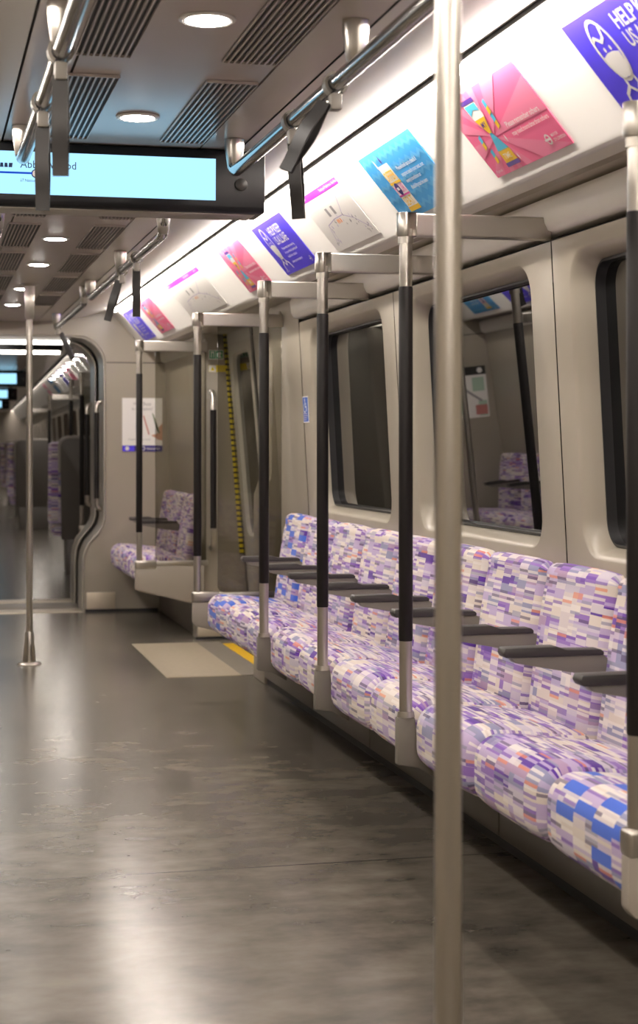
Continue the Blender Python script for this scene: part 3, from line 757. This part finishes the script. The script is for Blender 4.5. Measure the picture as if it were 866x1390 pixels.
for s, w in ((1, 'right'), (-1, 'left')):
    doorleaf(s, mid + .004, DOOR[1] - .03, 'pale grey far leaf of the %s sliding doors, beside the striped yellow edge' % w if s > 0 else 'far leaf of the left sliding doors, seen mirrored in the windows')
    doorleaf(s, DOOR[0] + .0, mid - .004, 'near leaf of the right sliding doors, mostly behind the grey wall panel' if s > 0 else 'near leaf of the left sliding doors, opposite the long bench')
    b0 = (s * 1.2, DOOR[1], 0)
    st = MB()
    q = [(1.185, 1.80), (1.207, 1.80), (1.315, .50), (1.285, .50)]
    st.prism([(s * a, b) for a, b in q], DOOR[1] - .012, DOOR[1] - .0005, M['stripe'])
    tag(st.build('warning_strip', base=b0), 'yellow and black striped edge strip on the far %s door pillar' % w, 'warning strip')
    sl_ = MB(); sl_.prism([(s * a, b) for a, b in [(1.21, 1.80), (1.235, 1.80), (1.345, .30), (1.318, .50)]], DOOR[1] - .03, DOOR[1] - .0005, M['rubber'])
    struct(sl_.build('trim_%d' % (14 if s > 0 else 15)))
    kp = MB(); kp.box(*sorted((s * 1.035, s * 1.24)), DOOR[1] - .006, DOOR[1] - .0004, .015, .075, M['kick'], .002); kp.box(*sorted((s * 1.02, s * 1.25)), DOOR[1] - .012, DOOR[1] - .0003, 0, .014, M['rubber']); struct(kp.build('trim_%d' % (16 if s > 0 else 17)))
    b0 = (s * 1.106, 9.72, .48); t = thing('grab_bar', 'vertical black grab handle with steel ends on the far %s door pillar' % w, 'handle', b0)
    a = MB(); b_ = MB(); b_.tube([(s * 1.116, DOOR[1] - .002, .54), (s * 1.110, 9.80, .54), (s * 1.107, 9.74, .55), (s * 1.106, 9.715, .58), (s * 1.106, 9.71, .68)], .0165, M['steel'], 16)
    a.tube([(s * 1.116, DOOR[1] - .002, 1.46), (s * 1.110, 9.80, 1.46), (s * 1.107, 9.74, 1.45), (s * 1.106, 9.715, 1.42), (s * 1.106, 9.71, 1.33)], .0165, M['steel'], 16)
    a.build('handle_end', t, b0); b_.build('handle_end', t, b0)
    g = MB(); g.tube([(s * 1.106, 9.71, .66), (s * 1.106, 9.71, 1.35)], .0185, M['grip'], 18); g.build('grip', t, b0)
    b0 = (s * .63, DOOR[0] + .06, 0)
    t = thing('floor_mat', 'beige floor panel with yellow edge in front of the %s sliding doors' % w, 'floor panel', b0)
    a = MB(); a.box(*sorted((s * .626, s * 1.00)), 8.25, 9.68, -.001, .003, M['matbeige']); a.build('panel', t, b0)
    a = MB(); a.box(*sorted((s * 1.00, s * 1.135)), 8.25, 9.68, -.001, .0035, M['matgrey']); a.build('edge_strip', t, b0)
    a = MB(); a.box(*sorted((s * 1.135, s * 1.20)), 8.22, 9.56, -.001, .006, M['yellow']); a.build('yellow_edge', t, b0)
    # stickers on the door pillar
    x0 = 1.10 if s > 0 else -1.19
    F = Flat((x0, DOOR[1] - .003, 1.651), (1, 0, 0), (0, 0, 1)); k = MB(); F.slab(k, .088, .055, P['white'])
    F.rect(k, .004, .004, .040, .051, P['green'], 1); F.rect(k, .044, .004, .084, .051, P['green'], 1)
    F.rect(k, .012, .010, .032, .046, P['white'], 2); F.rect(k, .018, .010, .027, .038, P['green'], 3)
    F.ell(k, .064, .036, .012, .008, P['white'], 2); F.poly(k, [(.052, .010), (.076, .010), (.064, .030)], P['white'], 2)
    tag(k.build('exit_sign', base=F.o), 'small green and white emergency sign high on the far %s door pillar' % w, 'sign')
    x0 = 1.10 if s > 0 else -1.212
    F = Flat((x0, DOOR[1] - .003, 1.577), (1, 0, 0), (0, 0, 1)); k = MB(); F.slab(k, .112, .040, P['warn'])
    F.rect(k, .001, .001, .044, .039, P['white'], 1); F.poly(k, [(.010, .008), (.036, .008), (.023, .032)], P['warn'], 2)
    F.poly(k, [(.0215, .013), (.0245, .013), (.0245, .024), (.0215, .024)], P['black'], 3)
    tag(k.build('warning_sticker', base=F.o), 'yellow and white warning sticker below the green sign on the far %s door pillar' % w, 'sticker')

# blue priority sticker on the side wall
for s in (1,):
    Fv = Vector((s * (wx(1.36) - wx(1.245)), 0, .115)); z0 = 1.245
    F = Flat((s * wx(z0) - .003, 7.375 - .06, z0), (0, -1, 0), (wx(1.36) - wx(1.245), 0, .115)); k = MB(); F.slab(k, .105, .117, P['white'])
    F.rect(k, .005, .005, .100, .112, P['stickblue'], 1)
    F.ell(k, .045, .100, .008, .008, P['white'], 2); F.line(k, [(.045, .092), (.050, .070), (.070, .070), (.078, .052)], .009, P['white'], 2); F.line(k, [(.047, .084), (.068, .082)], .006, P['white'], 2)
    F.line(k, [(.040 + .022 * math.cos(a), .066 + .020 * math.sin(a)) for a in [2.2 + 3.6 * i / 10 for i in range(11)]], .006, P['white'], 2)
    for i, w_ in enumerate((.07, .08, .06, .05)): F.rect(k, .012, .038 - i * .009, .012 + w_, .042 - i * .009, P['lilac'], 2)
    tag(k.build('priority_sticker', base=F.o), 'small blue and white seat priority sticker on the wall left of the far window', 'sticker')

# ------------------------------------------------------------------ posters on the slanted advert panel
def panelflat(s, y0, y1, t_top=.047, t_bot=.282, off=.003):
    nx = Vector((-pd.y, pd.x))                       # candidate normal in (x,z)
    if nx.x > 0: nx = -nx
    o = Vector((PT[0] + pd.x * t_bot + nx.x * off, PT[1] + pd.y * t_bot + nx.y * off))
    up = (-pd.x, -pd.y)
    if s > 0: return Flat((o.x, y1, o.y), (0, -1, 0), (up[0], 0, up[1])), y1 - y0, t_bot - t_top
    return Flat((-o.x, y0, o.y), (0, 1, 0), (-up[0], 0, up[1])), y1 - y0, t_bot - t_top
def poster(s, y0, y1, kind, label, group):
    F, w, h = panelflat(s, y0, y1)
    t = thing('advert_poster', label, 'poster', F.o, group)
    sh = MB(); pic = MB(); lets = []
    def L():
        lets.append(MB()); return lets[-1]
    if kind == 'mask':
        F.slab(sh, w, h, P['blue'])
        cx, cy = .115, .145; W = P['white']
        el = [(cx + .042 * math.cos(a), cy + .072 * math.sin(a)) for a in [2 * PI * i / 28 for i in range(29)]]
        F.line(pic, el, .009, W, 1)
        F.line(pic, [(cx - .036, cy + .030), (cx - .022, cy + .036), (cx - .004, cy + .022), (cx + .012, cy + .030), (cx + .022, cy + .052)], .009, W, 1)
        for e in (-1, 1): F.ell(pic, cx + e * .013, cy + .004, .0045, .006, W, 1)
        F.poly(pic, [(cx - .036, cy - .010), (cx - .012, cy - .004), (cx + .012, cy - .004), (cx + .036, cy - .010), (cx + .033, cy - .042), (cx + .016, cy - .066), (cx - .016, cy - .066), (cx - .033, cy - .042)], W, 2)
        F.line(pic, [(cx - .020, cy - .066), (cx - .022, cy - .085), (cx - .050, cy - .100), (cx - .060, cy - .125)], .009, W, 1)
        F.line(pic, [(cx + .020, cy - .066), (cx + .022, cy - .085), (cx + .050, cy - .100), (cx + .060, cy - .125)], .009, W, 1)
        F.line(pic, [(cx - .020, cy - .088), (cx, cy - .105), (cx + .020, cy - .088)], .008, W, 1)
        F.text(L(), 'HELP KEEP', .205, .172, .052, W, 1, 'LEFT', .018, .86)
        F.text(L(), 'US ALL SAFE', .205, .128, .052, W, 1, 'LEFT', .018, .75)
        lb = L()
        for i, l in enumerate(('Please wear a face covering', 'for your whole journey and', 'in all of our stations', 'unless you are exempt')): F.text(lb, l, .215, .102 - i * .0195 - (.006 if i == 3 else 0), .0165, W, 1, 'LEFT', .014, 1.2)
        F.text(L(), 'tfl.gov.uk', .03, .012, .013, W, 1); em = MB(); F.ell(em, w - .05, .024, .013, .013, W, 1); F.ell(em, w - .05, .024, .009, .009, P['blue'], 2); F.rect(em, w - .066, .0215, w - .034, .0265, W, 3); em.build('emblem', t, F.o, smooth=0, fix=False)
    elif kind == 'glass':
        F.slab(sh, w, h, P['pink'])
        c0 = (.16, .10)
        for i in range(0, 24, 2):
            a0, a1 = 2 * PI * i / 24, 2 * PI * (i + 1) / 24; pts = [c0]
            for a in (a0, (a0 + a1) / 2, a1):
                ts = [t_ for t_ in ((w - c0[0]) / math.cos(a) if math.cos(a) > 1e-6 else 9, -c0[0] / math.cos(a) if math.cos(a) < -1e-6 else 9, (h - c0[1]) / math.sin(a) if math.sin(a) > 1e-6 else 9, -c0[1] / math.sin(a) if math.sin(a) < -1e-6 else 9)]
                q = min(ts) * .999; pts.append((c0[0] + q * math.cos(a), c0[1] + q * math.sin(a)))
            F.poly(pic, pts, P['pinkl'], 1)
        gx = .155
        F.poly(pic, [(gx - .040, .205), (gx + .040, .205), (gx + .038, .165), (gx + .008, .112), (gx - .008, .112), (gx - .038, .165)], P['white'], 2)
        F.poly(pic, [(gx - .036, .200), (gx + .036, .200), (gx + .034, .178), (gx, .185), (gx - .034, .172)], P['cyan'], 3)
        F.poly(pic, [(gx - .034, .158), (gx + .034, .158), (gx + .008, .114), (gx - .008, .114)], P['yellow'], 3)
        F.poly(pic, [(gx - .008, .112), (gx + .008, .112), (gx + .038, .060), (gx - .038, .060)], P['cyan'], 2)
        F.poly(pic, [(gx - .038, .062), (gx + .038, .062), (gx + .040, .024), (gx - .040, .024)], P['yellow'], 2)
        F.rect(pic, gx - .044, .204, gx + .044, .216, P['violet'], 3); F.rect(pic, gx - .044, .014, gx + .044, .026, P['violet'], 3)
        for dx, dy, r in ((-.085, .10, .5), (-.075, .055, .5), (.075, .135, -.4), (.085, .175, -.4)):
            F.poly(pic, [(gx + dx - .014, dy - .022), (gx + dx + .006, dy - .016), (gx + dx + .014, dy + .022), (gx + dx - .006, dy + .016)], P['cyan'], 2); F.poly(pic, [(gx + dx - .014, dy - .022), (gx + dx + .006, dy - .016), (gx + dx + .010, dy + .002), (gx + dx - .010, dy - .004)], P['yellow'], 3)
        for dx, dy in ((.062, .085), (.056, .03), (-.05, .215)): F.poly(pic, [(gx + dx, dy + .012), (gx + dx + .004, dy), (gx + dx, dy - .012), (gx + dx - .004, dy)], P['white'], 3)
        F.text(L(), 'MY', gx, .132, .022, P['violet'], 4, 'CENTER', .01); F.text(L(), 'TIME', gx, .036, .022, P['white'], 4, 'CENTER', .01)
        F.text(L(), 'Please remember others', .265, .105, .0225, P['white'], 2, 'LEFT', .012); F.text(L(), 'may need more time than others', .265, .080, .0185, P['white'], 2, 'LEFT', .012)
        F.ell(pic, w - .10, .034, .015, .015, P['white'], 2); F.ell(pic, w - .10, .034, .010, .010, P['pink'], 3); F.rect(pic, w - .118, .031, w - .082, .037, P['white'], 4)
        lb = L()
        for i, l in enumerate(('MAYOR', 'OF LONDON')): F.text(lb, l, w - .075, .036 - i * .013, .012, P['white'], 2, 'LEFT', .01)
        F.text(L(), 'tfl.gov.uk', .02, .012, .012, P['white'], 2)
    elif kind == 'seat':
        F.slab(sh, w, h, P['sky'])
        for r_ in range(5):
            y = .025 + r_ * .045; n_ = int(w / .03)
            F.line(pic, [(.004 + k * (w - .008) / n_, y + (.012 if k % 2 else -.006)) for k in range(n_ + 1)], .013, P['skyl'], 1)
        gx = .165
        F.rect(pic, gx - .050, .030, gx + .050, .185, P['paper'], 2); F.rect(pic, gx - .052, .018, gx + .052, .034, P['yellow'], 3); F.rect(pic, gx - .052, .116, gx + .052, .124, P['yellow'], 3); F.rect(pic, gx - .051, .072, gx + .051, .078, P['magenta'], 3)
        for dx in (-.048, -.044): F.poly(pic, [(gx + dx - .008, .18), (gx + dx + .004, .18), (gx + dx - .004, .215)], P['white'], 2)
        F.poly(pic, [(gx + .006, .188), (gx + .016, .195), (gx + .010, .220), (gx + .002, .202)], P['violet'], 2)
        F.text(L(), 'OFFER', gx, .130, .046, P['yellow'], 4, 'CENTER', .012, .72); F.text(L(), 'Y', gx - .036, .083, .042, P['white'], 4, 'CENTER', .02); F.text(L(), 'Y', gx - .036, .083, .042, P['magenta'], 5, 'CENTER', -.004); F.text(L(), 'UR', gx + .024, .083, .042, P['magenta'], 4, 'CENTER', -.004, .8); F.text(L(), 'SEAT', gx, .039, .042, P['yellow'], 4, 'CENTER', 0, .85)
        F.ell(pic, gx - .010, .098, .019, .022, P['navy'], 5); F.rect(pic, gx - .020, .094, gx, .104, P['white'], 6)
        lb = L()
        for i, l in enumerate(('Please look up to check if', 'anyone needs your seat, not', 'every condition or', 'disability can be seen')): F.text(lb, l, .255, .148 - i * .023, .0195, P['white'], 2, 'LEFT', .012)
        F.text(L(), 'tfl.gov.uk', .03, .010, .013, P['white'], 2)
    elif kind == 'map':
        F.slab(sh, w, h, P['paper'])
        F.rect(pic, .004, h - .026, w - .01, h - .001, P['purple'], 1)
        F.text(L(), 'Elizabeth line', .012, h - .018, .017, P['white'], 2, 'LEFT', .01); F.text(L(), 'Reading and Heathrow to', w * .55, h - .018, .0165, P['white'], 2, 'LEFT', .008); F.text(L(), 'Abbey Wood', w * .86, h - .018, .0165, P['white'], 2, 'LEFT', .008, .7)
        for dx in (.37, .50): F.rect(pic, w * dx, .125, w * dx + .028, .158, P['grey'], 1)
        F.line(pic, [(w * .12, .02), (w * .22, .10), (w * .42, .112), (w * .62, .112), (w * .78, .085), (w * .95, .03)], .003, P['lilac'], 1)
        F.line(pic, [(w * .62, .112), (w * .70, .15), (w * .78, .19)], .003, P['lilac'], 1); F.line(pic, [(w * .22, .10), (w * .20, .02)], .002, P['lilac'], 1)
        rnd = random.Random(5)
        for i in range(34):
            a = rnd.random(); u = w * (.1 + .85 * a); v = .105 - .34 * (a - .5) ** 2 + rnd.uniform(-.03, .02)
            F.rect(pic, u, max(.01, v), u + rnd.uniform(.003, .007), max(.01, v) + rnd.uniform(.005, .014), P['grey'] if rnd.random() > .4 else P['lilac'], 2)
        for dx in (.46, .49, .53): F.ell(pic, w * dx, .098, .006, .009, P['orange'], 3)
    sh.build('sheet', t, F.o, smooth=0); pic.build('picture', t, F.o, smooth=0, fix=False)
    for q in lets: q.build('lettering', t, F.o, smooth=0, fix=False)
    return t
PG = 'adverts on the slanted panel above the seats'
poster(1, 2.79, 3.31, 'mask', 'blue face mask poster cut by the top right corner', PG)
poster(1, 3.62, 4.14, 'glass', 'large pink hourglass poster at upper right, beside the foreground pole', PG)
poster(1, 4.46, 5.00, 'seat', 'light blue zigzag poster with a candle-like tower of letters', PG)
poster(1, 5.30, 5.86, 'map', 'near white route map poster with a short purple header, above the second grab post', PG)
poster(1, 6.18, 6.72, 'mask', 'blue face mask poster below the right end of the display', PG)
poster(1, 7.03, 7.53, 'glass', 'pink hourglass poster just left of the lower blue mask poster', PG)
poster(1, 8.13, 9.20, 'map', 'wide white route map poster with purple header over the doorway', PG)
poster(1, 9.90, 10.45, 'glass', 'small far pink hourglass poster above the far screen', PG)
poster(1, 10.72, 11.25, 'mask', 'farthest small blue mask poster next to the end wall', PG)
poster(-1, 10.72, 11.25, 'seat', 'light blue letter-tower poster on the left panel, mirrored in the window', 'adverts on the left panel')
poster(-1, 9.90, 10.45, 'mask', 'blue mask poster on the left panel beyond the left doorway', 'adverts on the left panel')
poster(-1, 8.13, 9.20, 'map', 'wide white route map poster on the left panel above the left doors', 'adverts on the left panel')

# poster on the end wall (right) and safety notice (left)
F = Flat((.792, END - .004, 1.10), (1, 0, 0), (0, 0, 1)); W_, H_ = .277, .368
t = thing('wall_poster', 'white portrait poster with a hand holding a phone and purple footer on the end wall', 'poster', F.o)
sh = MB(); F.slab(sh, W_, H_, P['white']); F.rect(sh, 0, 0, W_, .042, P['navy'], 1); F.rect(sh, .003, .002, .085, .040, P['blue'], 2); sh.build('sheet', t, F.o, smooth=0)
pc = MB()
F.poly(pc, [(.145, .255), (.205, .268), (.255, .130), (.200, .112)], P['paper'], 2); F.poly(pc, [(.150, .252), (.196, .263), (.238, .134), (.196, .122)], P['white'], 3)
F.line(pc, [(.147, .245), (.185, .118)], .008, P['rose'], 4)
F.poly(pc, [(.205, .266), (.213, .262), (.262, .130), (.250, .120), (.225, .19)], P['leaf'], 2)
F.poly(pc, [(.200, .112), (.255, .128), (.277, .160), (.277, .075), (.250, .080)], P['skin'], 2); F.poly(pc, [(.250, .165), (.277, .195), (.277, .150), (.262, .135)], P['skin'], 3)
pc.build('picture', t, F.o, smooth=0, fix=False)
lt = MB(); F.text(lt, 'How Busy', W_ / 2, .318, .034, P['grey'], 2, 'CENTER', 0, .9); F.text(lt, 'Is my Station?', W_ / 2, .284, .030, P['grey'], 2, 'CENTER', 0, .9)
F.text(lt, 'Check before you travel', .04, .078, .016, P['grey'], 2)
F.ell(lt, .034, .021, .014, .014, P['white'], 3); F.ell(lt, .145, .021, .014, .014, P['white'], 3); F.ell(lt, .145, .021, .009, .009, P['navy'], 4); F.text(lt, 'National Rail', .168, .013, .022, P['white'], 3, 'LEFT', .01, .8)
lt.build('lettering', t, F.o, smooth=0, fix=False)
F = Flat((-1.06, END - .004, 1.11), (1, 0, 0), (0, 0, 1)); W_, H_ = .31, .37
t = thing('safety_notice', 'white safety notice with dark header on the left end wall, mirrored in the window', 'sign', F.o)
sh = MB(); F.slab(sh, W_, H_, P['white']); F.rect(sh, 0, H_ - .062, W_, H_, P['black'], 1); sh.build('sheet', t, F.o, smooth=0)
pc = MB(); F.ell(pc, .045, H_ - .031, .020, .020, P['white'], 2); F.rect(pc, .01, .01, .075, .12, P['mint'], 2); F.rect(pc, .02, .19, .11, .29, P['mint'], 2); F.rect(pc, .01, .02, .10, .09, P['rose'], 3)
F.line(pc, [(.05, .12), (.12, .17), (.17, .21), (.22, .26)], .018, P['grey'], 3); F.rect(pc, .18, .03, .24, .18, P['mint'], 2); pc.build('picture', t, F.o, smooth=0, fix=False)

# gangway grab handles
def ganghandle(y, label, rot=None):
    b0 = (.627, y, .70); t = thing('gangway_handle', label, 'handle', b0, 'handles beside the gangway')
    for z0, z1 in ((.0, .09), (.745, .655)):
        a = MB(); a.tube([(.068, .02, z0), (.03, .008, z0), (.008, .002, z0 + (.012 if z1 > z0 else -.012)), (0, 0, z0 + (.03 if z1 > z0 else -.03)), (0, 0, z1)], .016, M['steel'], 14); a.build('handle_end', t)
    g = MB(); g.tube([(0, 0, .075), (0, 0, .67)], .018, M['grip'], 16); g.build('grip', t)
    return t
gh = ganghandle(11.70, 'vertical black handle with bright steel ends on the near gangway frame')
dup(gh, (.632, 12.45, .70), 'second black handle deeper in the gangway, at the next carriage')

# ------------------------------------------------------------------ next carriage, swung a little to the right on the track
PH = math.radians(1.8); PIV = Vector((0, 12.0, 0)); ROT = (0, 0, -PH)
def nc(x, y, z=0.):
    d = Vector((x, y - 12.0)); c, s_ = math.cos(PH), math.sin(PH)
    return (d.x * c + d.y * s_, 12.0 - d.x * s_ + d.y * c, z)
def place(mb, name, parent=None):
    o = mb.build(name, parent, (0, 12.0, 0)) if not parent else mb.build(name, parent)
    if not parent: o.rotation_euler = ROT
    return o
N0, N1 = 12.58, 46.
q = MB(); q.box(-1.5, 1.5, N0, N1, -.06, 0, M['floor']); struct(place(q, 'floor'))
q = ceiling_part(N0, N1); struct(place(q, 'ceiling'))
q = MB(); endplate(q, N0, N0 + .03, M['wall']); struct(place(q, 'wall_gangway'))
q = MB(); q.box(-1.5, 1.5, N1, N1 + .05, 0, 2.1, M['wall_dark']); struct(place(q, 'wall_far'))
for s, side in ((1, 'right'), (-1, 'left')):
    q = MB(); q.sheet([(s * 1.13, 0), (s * 1.14, .4), (s * 1.13, .86), (s * 1.085, 1.69), (s * 1.05, 1.83)], N0, N1, M['wall'])
    if s < 0: q.box(-1.13, -.62, 13.0, 15.6, 0, 2.04, M['cove'], .02)  # added box out of view, pale so the far window mirrors it brightly
    for y in range(16, 45, 2):
        if y in (16,): continue
        L = rrect(y + .2, y + 1.7, .9, 1.6, .08, 5); q.add([(s * (wx(p[1]) - .004), p[0], p[1]) for p in L], [tuple(range(len(L)))], M['winglass'])
    struct(place(q, 'wall_' + side))
    q = MB(); q.sheet([(s * a, b) for a, b in [PT, PL, (PL[0] + .012, PL[1] - .018), (1.10, 1.79)]], N0, N1, M['white']); q.prism([(s * a, c) for a, c in [(1.06, 1.80), (1.052, 1.785), (1.068, 1.716), (1.13, 1.708), (1.13, 1.80)]], 17, N1, M['beam']); struct(place(q, 'trim_%d' % (18 if s > 0 else 19)))
    q = MB(); q.box(*sorted((s * .694, s * .7005)), N0, N1, 2.040, 2.09, M['dark']); struct(place(q, 'trim_%d' % (20 if s > 0 else 21)))
    q = MB(); q.box(*sorted((s * .701, s * .722)), N0 + (4.2 if s > 0 else .2), N1, 2.066, 2.076, M['lamp2'])
    o = place(q, 'light_strip'); tag(o, 'light strip along the %s side of the next carriage' % side, 'light')
for i, y in enumerate((15.8, 16.6, 17.4, 18.2, 19.0, 19.8, 20.7, 21.7)):  # glowing discs added beside the advert panel to draw a row of bright dots
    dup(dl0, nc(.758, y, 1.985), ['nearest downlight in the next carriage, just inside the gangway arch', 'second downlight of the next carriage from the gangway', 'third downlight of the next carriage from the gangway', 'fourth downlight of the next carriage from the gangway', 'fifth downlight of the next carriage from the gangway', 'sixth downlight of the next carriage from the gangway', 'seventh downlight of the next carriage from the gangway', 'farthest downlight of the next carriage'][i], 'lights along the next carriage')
for i, (y, l) in enumerate(((13.3, 'centre downlight over the gangway end of the next carriage'), (14.4, 'second centre downlight of the next carriage'), (15.5, 'third centre downlight of the next carriage'))): dup(dl0, nc(0, y, CEIL), l, 'centre downlights of the next carriage')  # out-of-view lamps added to light the pale box and gangway end
for y, zb, l in ((12.10, 1.886, 'upper white light bar across the ceiling beyond the gangway arch'), (13.5, 1.89, 'lower white light bar across the ceiling beyond the gangway arch')):
    b0 = nc(0, y, zb)
    t = thing('light_bar', l, 'light', b0, 'cross bars of light beyond the gangway'); t.rotation_euler = ROT
    a = MB(); a.box(-.50, .47, -.012, .012, -.028, 0, M['bar'], .004); a.build('diffuser', t)
    a = MB(); a.box(-.52, .49, -.02, .02, .001, .095 if y > 13 else .03, M['bezel']); a.build('holder', t)
for i, (y, l) in enumerate(((19.5, 'first small blue display far inside the next carriage'), (25.5, 'second small blue display far inside the next carriage'), (32.0, 'farthest tiny blue display in the next carriage'))):
    dup(disp, nc(0, y, CEIL), l, None, ROT)
for i, (y, k, l) in enumerate(((14.2, d1, 'grab post and screen just inside the next carriage, right of the gangway'), (15.85, d0, 'second grab post and screen inside the next carriage'))):
    dup(k, nc(0, y, 0), l, 'draught screens', ROT)
for y, l in ((20.7, 'slender post in the next carriage, behind the nearest seat back'), (29.0, 'far slender post deep in the next carriage')):
    dup(p0, nc(0, y, 0), l, 'grab posts of the next carriage', ROT)
o = dup(sl, nc(0, 16.0, 0), 'purple seat behind the screen in the next carriage', 'seats of the next carriage', ROT)
o = dup(sl, nc(0, 16.0 + PITCH + .012, 0), 'second purple seat behind the screen in the next carriage', 'seats of the next carriage', ROT)
def tseat():
    t = thing('transverse_seat', 'x', 'seat', (0, 0, 0))
    a = MB(); L = [(-.24, .30), (.24, .30), (.25, .9)] + arc(.18, 1.13, .07, 0, 90, 5) + arc(-.18, 1.13, .07, 90, 180, 5) + [(-.25, .9)]
    b = bmesh.new(); f0 = [b.verts.new((x, -.06 + (z - .3) * -.10, z)) for x, z in L]; f1 = [b.verts.new((x, -.01 + (z - .3) * -.10, z)) for x, z in L]
    b.faces.new(f0); b.faces.new(f1[::-1])
    for i in range(len(L)): b.faces.new((f0[i], f1[i], f1[(i + 1) % len(L)], f0[(i + 1) % len(L)]))
    bmesh.ops.bevel(b, geom=list(b.edges), offset=.008, segments=2, affect='EDGES', profile=.5); a.bm(b, M['shell']); so = a.build('back_shell', t)
    r = MB(); r.tube([(x, -.035 + (z - .3) * -.10, z) for x, z in [(-.25, .9)] + arc(-.18, 1.13, .075, 180, 90, 6) + arc(.18, 1.13, .075, 90, 0, 6) + [(.25, .9)]], .022, M['rim'], 10); r.build('shell_rim', so)
    c = cushion([(.0, .44), (.005, .50), (-.05, 1.10), (-.06, 1.16), (-.02, 1.17), (.03, 1.12), (.08, .70), (.11, .50), (.10, .44)], .46, M['moq'])
    c.v = [(y - .23 - .13, x + .01, z) for x, y, z in c.v]; c.build('backrest', t, smooth=60)
    c = cushion([(.02, .33), (.46, .35), (.50, .40), (.47, .46), (.05, .45), (.0, .40)], .46, M['moq']); c.v = [(y - .23 - .10, x, z) for x, y, z in c.v]; c.build('seat_cushion', t, smooth=60)
    p = MB(); p.prism([(-.10, .001), (.25, .001), (.42, .33), (-.05, .33)], -.20, .20, M['shell'], axis='x', bev=.01); p.build('pedestal', t)
    for sx in (-1, 1):
        q = MB(); q.box(sx * .255 - .022, sx * .255 + .022, .05, .40, .645, .675, M['grip'], .008); q.lathe([(.001, .63), (.026, .64), (.03, .66), (.026, .68), (.001, .69)], sx * .255, .41, M['rim'], 12); q.build('armrest', t)
    return t
ts = tseat()
sp = [(.574, 23.2, 'large dark grey seat back facing us, just right of the far pole'), (.80, 15.2, 'purple seat with grey back partly behind the screens of the next carriage'), (.60, 33.0, 'smaller far grey seat back at the left, beyond the large one'), (.62, 27.5, 'grey seat back hidden behind the large seat back'), (-.75, 33.0, 'far seat on the left side of the next carriage')]
for i, (x, y, l) in enumerate(sp):
    if i == 0: ts.location = nc(x, y); ts.rotation_euler = ROT; tag(ts, l, None, 'transverse seats in the next carriage')
    else: dup(ts, nc(x, y), l, 'transverse seats in the next carriage', ROT)
pk = [('pink', 'pale pink advert'), ('blue', 'blue advert'), ('pinkl', 'rose advert'), ('sky', 'sky blue advert'), ('lilac', 'lilac advert')]
for i, (y, kx) in enumerate(((14.0, 0), (15.4, 4), (18.5, 0), (20.0, 1), (22.5, 3), (24.5, 2))):
    F, w, h = panelflat(1, y, y + .55); a = MB(); F.slab(a, w, h, P[pk[kx][0]]); F.rect(a, .03, .12, w - .03, .16, P['white'], 1)
    a.v = [nc(*p) for p in a.v]
    tag(a.build('advert_poster', base=nc(*F.o), smooth=0), '%s %s on the slanted panel inside the next carriage' % (['nearest', 'second', 'third', 'fourth', 'fifth', 'farthest'][i], pk[kx][1]), 'poster', 'adverts in the next carriage')

# ------------------------------------------------------------------ world, camera, view
w = bpy.data.worlds.new('tunnel'); SC.world = w; w.use_nodes = True
w.node_tree.nodes['Background'].inputs[0].default_value = (.02, .019, .018, 1); w.node_tree.nodes['Background'].inputs[1].default_value = .5
cam = bpy.data.cameras.new('camera'); co = bpy.data.objects.new('camera', cam); COL.objects.link(co)
cam.sensor_fit = 'VERTICAL'; cam.sensor_height = 36; cam.sensor_width = 24; cam.lens = 2290 / 1390 * 36
cam.shift_y = -92 / 1390
cam.clip_start = .05; cam.clip_end = 200
co.location = (-.543, 0, 1.15); co.rotation_euler = (PI / 2, 0, -math.atan2(538, 2290))
cam.dof.use_dof = True; cam.dof.focus_distance = 4.9; cam.dof.aperture_fstop = 5.4
SC.camera = co
SC.view_settings.view_transform = 'Standard'; SC.view_settings.look = 'None'; SC.view_settings.gamma = 1; SC.view_settings.use_curve_mapping = False
SC.view_settings.exposure = 0.
SC.cycles.use_denoising = True
SC.cycles.max_bounces = 10; SC.cycles.diffuse_bounces = 5; SC.cycles.glossy_bounces = 5; SC.cycles.transparent_max_bounces = 12
SC.cycles.sample_clamp_indirect = 8.
